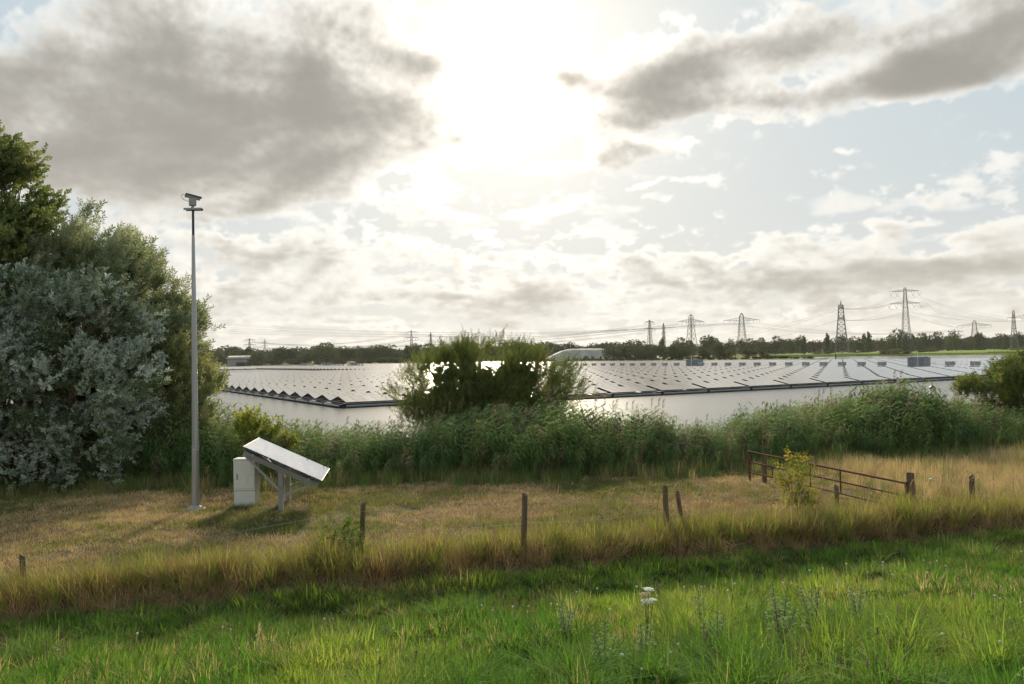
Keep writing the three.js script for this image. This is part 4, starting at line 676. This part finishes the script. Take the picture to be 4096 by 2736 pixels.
function pylon(key, label, X, Z, top, turn, kind, k = 1) {
  const t = thing('pylon', label, 'pylon', 'high voltage pylons'); t.position.copy(V(X, 0.1, Z)); t.rotation.y = rad(turn);
  const H = top - 0.1, leg = 0.30 * k, br = 0.15 * k, hang = [];
  const stair = (pairs) => { const l = []; for (let i = 0; i + 1 < pairs.length; i++) { const [y0, a] = pairs[i], [y1, b, n] = pairs[i + 1]; for (let q = 0; q < n; q++) l.push([lerp(y0, y1, q / n) * H, lerp(a, b, q / n)]); } const e = pairs[pairs.length - 1]; l.push([e[0] * H, e[1]]); return l; };
  let arms;
  if (kind === 'double') { part('tower_body', lattice(stair([[0, 5.2], [0.38, 2.6, 3], [0.74, 1.5, 4], [1, 0.7, 4]]), leg, br), steel, t); arms = [[0.94, 11, 1.6, 0.9], [0.755, 12.5, 1.9, 1.5]]; }
  else if (kind === 'wide') { part('tower_body', lattice(stair([[0, 5.5], [0.5, 3.0, 3], [0.84, 1.9, 3], [0.93, 1.7, 1], [1, 0.3, 1]]), leg, br), steel, t); arms = [[0.82, 17, 3.2, 1.9]]; }
  else if (kind === 'strain') { part('tower_body', lattice(stair([[0, 5.6], [0.4, 3.4, 4], [0.72, 2.2, 4], [0.92, 1.7, 3]]), leg * 1.25, br * 1.25), steel, t); arms = [[0.865, 9, 2.2, 1.7], [0.66, 10, 2.4, 2.2]]; part('earth_horns', merge([-1, 1].flatMap((s) => [bar(P3(s * 1.6, 0.9 * H, 0), P3(s * 4.8, H, 0), br * 1.3), bar(P3(s * 4, 0.885 * H, 0), P3(s * 4.8, H, 0), br), bar(P3(s * 1.6, 0.9 * H, 0), P3(0, 0.99 * H, 0), br)])), steel, t); }
  else { part('tower_body', lattice(stair([[0, 3.0], [0.5, 1.6, 4], [0.94, 0.7, 7], [1, 0.2, 1]]), leg, br), steel, t); arms = [[0.88, 5, 1.0, 0.8], [0.72, 6.5, 1.1, 1.1], [0.56, 5.5, 1.1, 1.4]]; }
  for (const [f, half, depth, hw] of arms) {
    const a = part('crossarm', crossarm(f * H, half, depth, hw, br * 1.1, kind === 'wide' ? 0.6 : 0.3), steel, t);
    const n = kind === 'wide' ? [1, 0.66, 0.36] : kind === 'slim' ? [1] : kind === 'strain' ? [1, 0.6] : [0.97, 0.55];
    for (const s of [-1, 1]) for (const q of n) {
      const x = s * half * q, drop = kind === 'strain' ? 0.4 : kind === 'wide' ? 1.9 : 3.6;
      if (kind !== 'strain') part('insulator', kind === 'double' ? merge([bar(P3(x - 1.5, f * H + 0.2, 0), P3(x, f * H - drop, 0), 0.14 * k), bar(P3(x + 1.5, f * H + 0.2, 0), P3(x, f * H - drop, 0), 0.14 * k)]) : bar(P3(x, f * H + 0.2, 0), P3(x, f * H - drop, 0), 0.2 * k), insM, a);
      (tipNames[key] ??= []).push((arms.length === 1 ? '' : ['top arm ', 'second arm ', 'third arm '][arms.findIndex((q2) => q2[0] === f)]) + (s < 0 ? 'left ' : 'right ') + (n.length === 1 ? '' : ['outer ', 'inner ', 'innermost '][n.indexOf(q)])); hang.push(P3(x, f * H - drop, 0).applyAxisAngle(UP, rad(turn)).add(t.position));
    }
  }
  tips[key] = hang;
}
pylon('p1', 'distant two armed pylon above the wood at the far left', -558, 1680, 53.7, 4, 'double', 1.9);
pylon('p2', 'thin distant pylon just right of the leftmost two armed pylon', -532, 1700, 52.3, 20, 'slim', 1.9);
pylon('p3', 'two armed pylon above the wood left of the willow bush', -178, 1400, 54.4, 0, 'double', 1.7);
pylon('p4', 'thin pylon just left of the willow bush', -149, 1450, 51.9, 30, 'slim', 1.7);
pylon('p5', 'two armed pylon behind the spit, left of a thin one', 200.7, 1150, 53.9, 40, 'double', 1.4);
pylon('p6', 'thin pylon behind the spit beside a two armed pylon', 230.6, 1200, 51, 50, 'slim', 1.5);
pylon('p7', 'left of the two wide armed pylons behind the spit', 181.7, 800, 43.4, 28, 'wide', 1.1);
pylon('p8', 'right and widest of the two wide armed pylons behind the spit', 218.9, 752, 41.5, -4, 'wide', 1.1);
pylon('p9', 'sturdy strain pylon with upturned horns on the right hand bank', 269.1, 645, 44.9, 62, 'strain', 1);
pylon('p10', 'tallest two armed pylon rising behind the trees on the right', 326.8, 655, 55.3, -14, 'double', 1);
pylon('p11', 'faint small two armed pylon left of the wide one at right', 1130, 2000, 49.8, -25, 'double', 2);
pylon('p12', 'wide armed pylon near the right edge behind the bank', 527, 900, 35.7, -22, 'wide', 1.2);
pylon('p13', 'dark slim pylon at the right edge of the view', 413, 650, 34.6, 60, 'slim', 1.3);
pylon('p14', 'pylon cut by the right edge with its arm reaching in', 421, 640, 33.6, -25, 'wide', 1);
pylon('p15', 'very faint tiny pylon right of the strain pylon', 1109, 2400, 39.5, -20, 'double', 2);
pylon('p16', 'faintest tiny pylon close to the strain pylon', 1081, 2500, 34.1, -20, 'double', 2);
function cable(a, b, sag, rr, label, group) {
  const pts = []; for (let i = 0; i <= 24; i++) { const t = i / 24, p = a.clone().lerp(b, t); p.y -= sag * 4 * t * (1 - t); pts.push(p); }
  const m = new THREE.Mesh(new THREE.TubeGeometry(new THREE.CatmullRomCurve3(pts), 48, rr * 0.7, 4), cableM); m.name = numbered('power_cable'); m.userData = { label, category: 'power cable', group }; shade(m); scene.add(m);
}
const span = (a, b, n, sag, rr, label) => { for (let i = 0; i < n; i++) cable(tips[a][i % tips[a].length], tips[b][i % tips[b].length], sag, rr, tipNames[a][i % tipNames[a].length] + label.replace('thin ', ''), label.replace('thin', 'the')); };
span('p10', 'p9', 8, 4, 0.07, 'thin power cable between the tallest and the strain pylon');
span('p9', 'p6', 6, 14, 0.11, 'thin power cable running far left from the strain pylon');
span('p10', 'p14', 6, 5, 0.06, 'thin power cable from the tallest pylon to the right edge');
span('p10', 'p12', 6, 6, 0.07, 'thin power cable from the tallest pylon back to the wide one');
span('p8', 'p12', 6, 9, 0.07, 'thin power cable between the wide armed pylons');
span('p7', 'p1', 6, 16, 0.12, 'thin power cable reaching from the spit to the far left pylon');
span('p5', 'p3', 8, 12, 0.12, 'thin power cable between the two armed pylons over the wood');
span('p3', 'p1', 8, 12, 0.13, 'thin power cable over the wood at the far left');
span('p4', 'p2', 6, 12, 0.12, 'thin power cable between the thin pylons over the wood');
for (let i = 0; i < 6; i++) cable(tips.p8[i], V(-560 + i * 9, 62 + (i % 3) * 5, 760 + i * 8), 20, 0.075, ones[i + 1] + ' power cable sweeping up to the left behind the trees', 'cables sweeping left');
// ------------------------------------------------------------------ flowers and weeds of the foreground
{
  const white = std([0.72, 0.70, 0.58], 0.8), stemM = leafMat([0.11, 0.16, 0.04], 0.3, 0.7), fade = std([0.42, 0.36, 0.2], 0.9);
  const t = thing('white_umbel', 'white flowering umbel plant alone in the tall foreground grass', 'flower'); t.position.copy(V(1.42, groundY(1.42, 8.7), 8.7));
  const r = rng(400);
  [[0.0, 0.50, 0, 0.07, white], [0.03, 0.61, -0.05, 0.06, white], [0.07, 0.50, -0.02, 0.04, white], [-0.01, 0.55, -0.06, 0.07, fade]].forEach(([x, y, z, rad0, m]) => {
    part('stem', rod(P3(0, 0, 0), P3(x, y - 0.05, z), 0.006, 0.004, 6), stemM, t);
    const g = []; for (let i = 0; i < 17; i++) { const a = i * 2.4, d = rad0 * Math.sqrt(i / 17); const px = x + Math.cos(a) * d, pz = z + Math.sin(a) * d, py = y - d * d * 3 + (r() - 0.5) * 0.006; g.push(new THREE.IcosahedronGeometry(0.013, 1).scale(1, 0.75, 1).translate(px, py, pz), rod(P3(x, y - 0.055, z), P3(px, py, pz), 0.0015, 0.0015, 3)); }
    part('flower_head', merge(g), m, t);
  });
  const thistleG = (seed) => { const q = rng(seed), pos = [], idx = [], g = []; const stems = 4; for (let s = 0; s < stems; s++) { const a = s * 1.7 + q(), lean = 0.05 + 0.12 * q(), h = 0.35 + 0.22 * q(); g.push(rod(P3(0, 0, 0), P3(Math.cos(a) * lean, h, Math.sin(a) * lean), 0.005, 0.003, 5)); for (let i = 0; i < 26; i++) { const u = 0.12 + 0.88 * i / 26, b = pos.length / 3, tt = i * 2.4 + q(), L = 0.11 * (1.15 - u) + 0.025, ox = Math.cos(a) * lean * u, oz = Math.sin(a) * lean * u, oy = h * u, dx = Math.cos(tt), dz = Math.sin(tt); for (const [m, w, e] of [[0, 0.004, 0], [0.3, 0.014, 0.14], [0.45, 0.006, 0.2], [0.62, 0.013, 0.24], [0.78, 0.005, 0.24], [1, 0.0006, 0.2]]) { const px = ox + dx * L * m, py = oy + L * e * 1.8, pz = oz + dz * L * m; pos.push(px - dz * w, py, pz + dx * w, px + dz * w, py, pz - dx * w); } for (let m = 1; m < 6; m++) { const k = b + m * 2; idx.push(k - 2, k - 1, k, k - 1, k + 1, k); } } } const lg = new THREE.BufferGeometry(); lg.setAttribute('position', new THREE.Float32BufferAttribute(pos, 3)); lg.setIndex(idx); lg.computeVertexNormals(); return [merge(g), lg]; };
  const th = [thistleG(411), thistleG(412)], thM = leafMat([0.22, 0.28, 0.13], 0.3, 0.7);
  [[2.55, 7.75, 1.15, 'bushy thistle right of the middle of the foreground'], [2.95, 7.95, 1.0, 'taller thistle at the right of the foreground thistle group'], [1.85, 7.4, 0.95, 'thistle between the white umbel and the bushy thistle'], [2.05, 8.9, 0.85, 'single thistle standing behind the white umbel on the right'], [0.75, 7.0, 0.9, 'thistle low in the foreground left of the umbel'], [1.15, 7.25, 0.8, 'small thistle just below the white umbel'], [0.55, 9.0, 0.8, 'faint thistle in the grass left of the white umbel'], [3.6, 8.4, 0.8, 'thistle farthest right in the tall foreground grass']].forEach(([X, Z, s, label], i) => { const o = thing('thistle', label, 'thistle', 'thistles in the foreground'); o.position.copy(V(X, groundY(X, Z) - 0.02, Z)); o.scale.setScalar(s); o.rotation.y = i * 1.3; part('stem', th[i % 2][0], stemM, o); part('leaves', th[i % 2][1], thM, o); });
  const flag = thing('flag_leaves', 'tuft of tall upright sword shaped green leaves by the fence', 'plant'); flag.position.copy(V(1.45, groundY(1.45, 14.6), 14.6)); { const pos = [], idx = [], q = rng(420); for (let i = 0; i < 16; i++) blade(pos, idx, (q() - 0.5) * 0.24, (q() - 0.5) * 0.15, 0.6 + 0.4 * q(), 0.028, (q() - 0.5) * 0.8 + (q() < 0.5 ? Math.PI : 0), q() * 0.18, q() * 0.25, 4); const g = new THREE.BufferGeometry(); g.setAttribute('position', new THREE.Float32BufferAttribute(pos, 3)); g.setIndex(idx); g.computeVertexNormals(); part('leaves', g, leafMat([0.13, 0.21, 0.04], 0.45, 0.6), flag); }
  // plantain spikes and clover heads, too many to count
  const spike = merge([rod(P3(0, 0, 0), P3(0.01, 0.27, 0), 0.0018, 0.0015, 3), rod(P3(0.01, 0.26, 0), P3(0.012, 0.31, 0), 0.007, 0.004, 6)]);
  const clover = merge([rod(P3(0, 0, 0), P3(0.01, 0.2, 0), 0.0018, 0.0015, 3), new THREE.IcosahedronGeometry(0.012, 1).translate(0.01, 0.205, 0)]);
  const list = (seed, n, c, s0) => scatter(seed, n, -9, 12, 5, 13, (X, Z, q) => { const s = fenceS(X, Z); if (s > -3 || s < -10 || fbm(X * 0.7 + 4, Z * 0.7, 2) < 0.45 - 0.02 * X) return; return put(X, Z, q, s0 + 0.6 * q(), vary(c, q, 0.25), { rz: (q() - 0.5) * 0.4 }); });
  instances('plantain_heads', spike, std([1, 1, 1], 0.9), list(430, 700, [0.24, 0.15, 0.09], 0.8), scene, 'brown plantain seed spikes in the foreground grass', 'plantain');
  instances('clover_heads', clover, std([1, 1, 1], 0.9), list(431, 420, [0.55, 0.5, 0.36], 0.8), scene, 'pale clover heads in the foreground grass', 'clover');
}
scene.fog = new THREE.FogExp2(new THREE.Color().setRGB(0.9, 0.88, 0.82), 0.00007);
countFromLeft();
renderer.render(scene, camera);
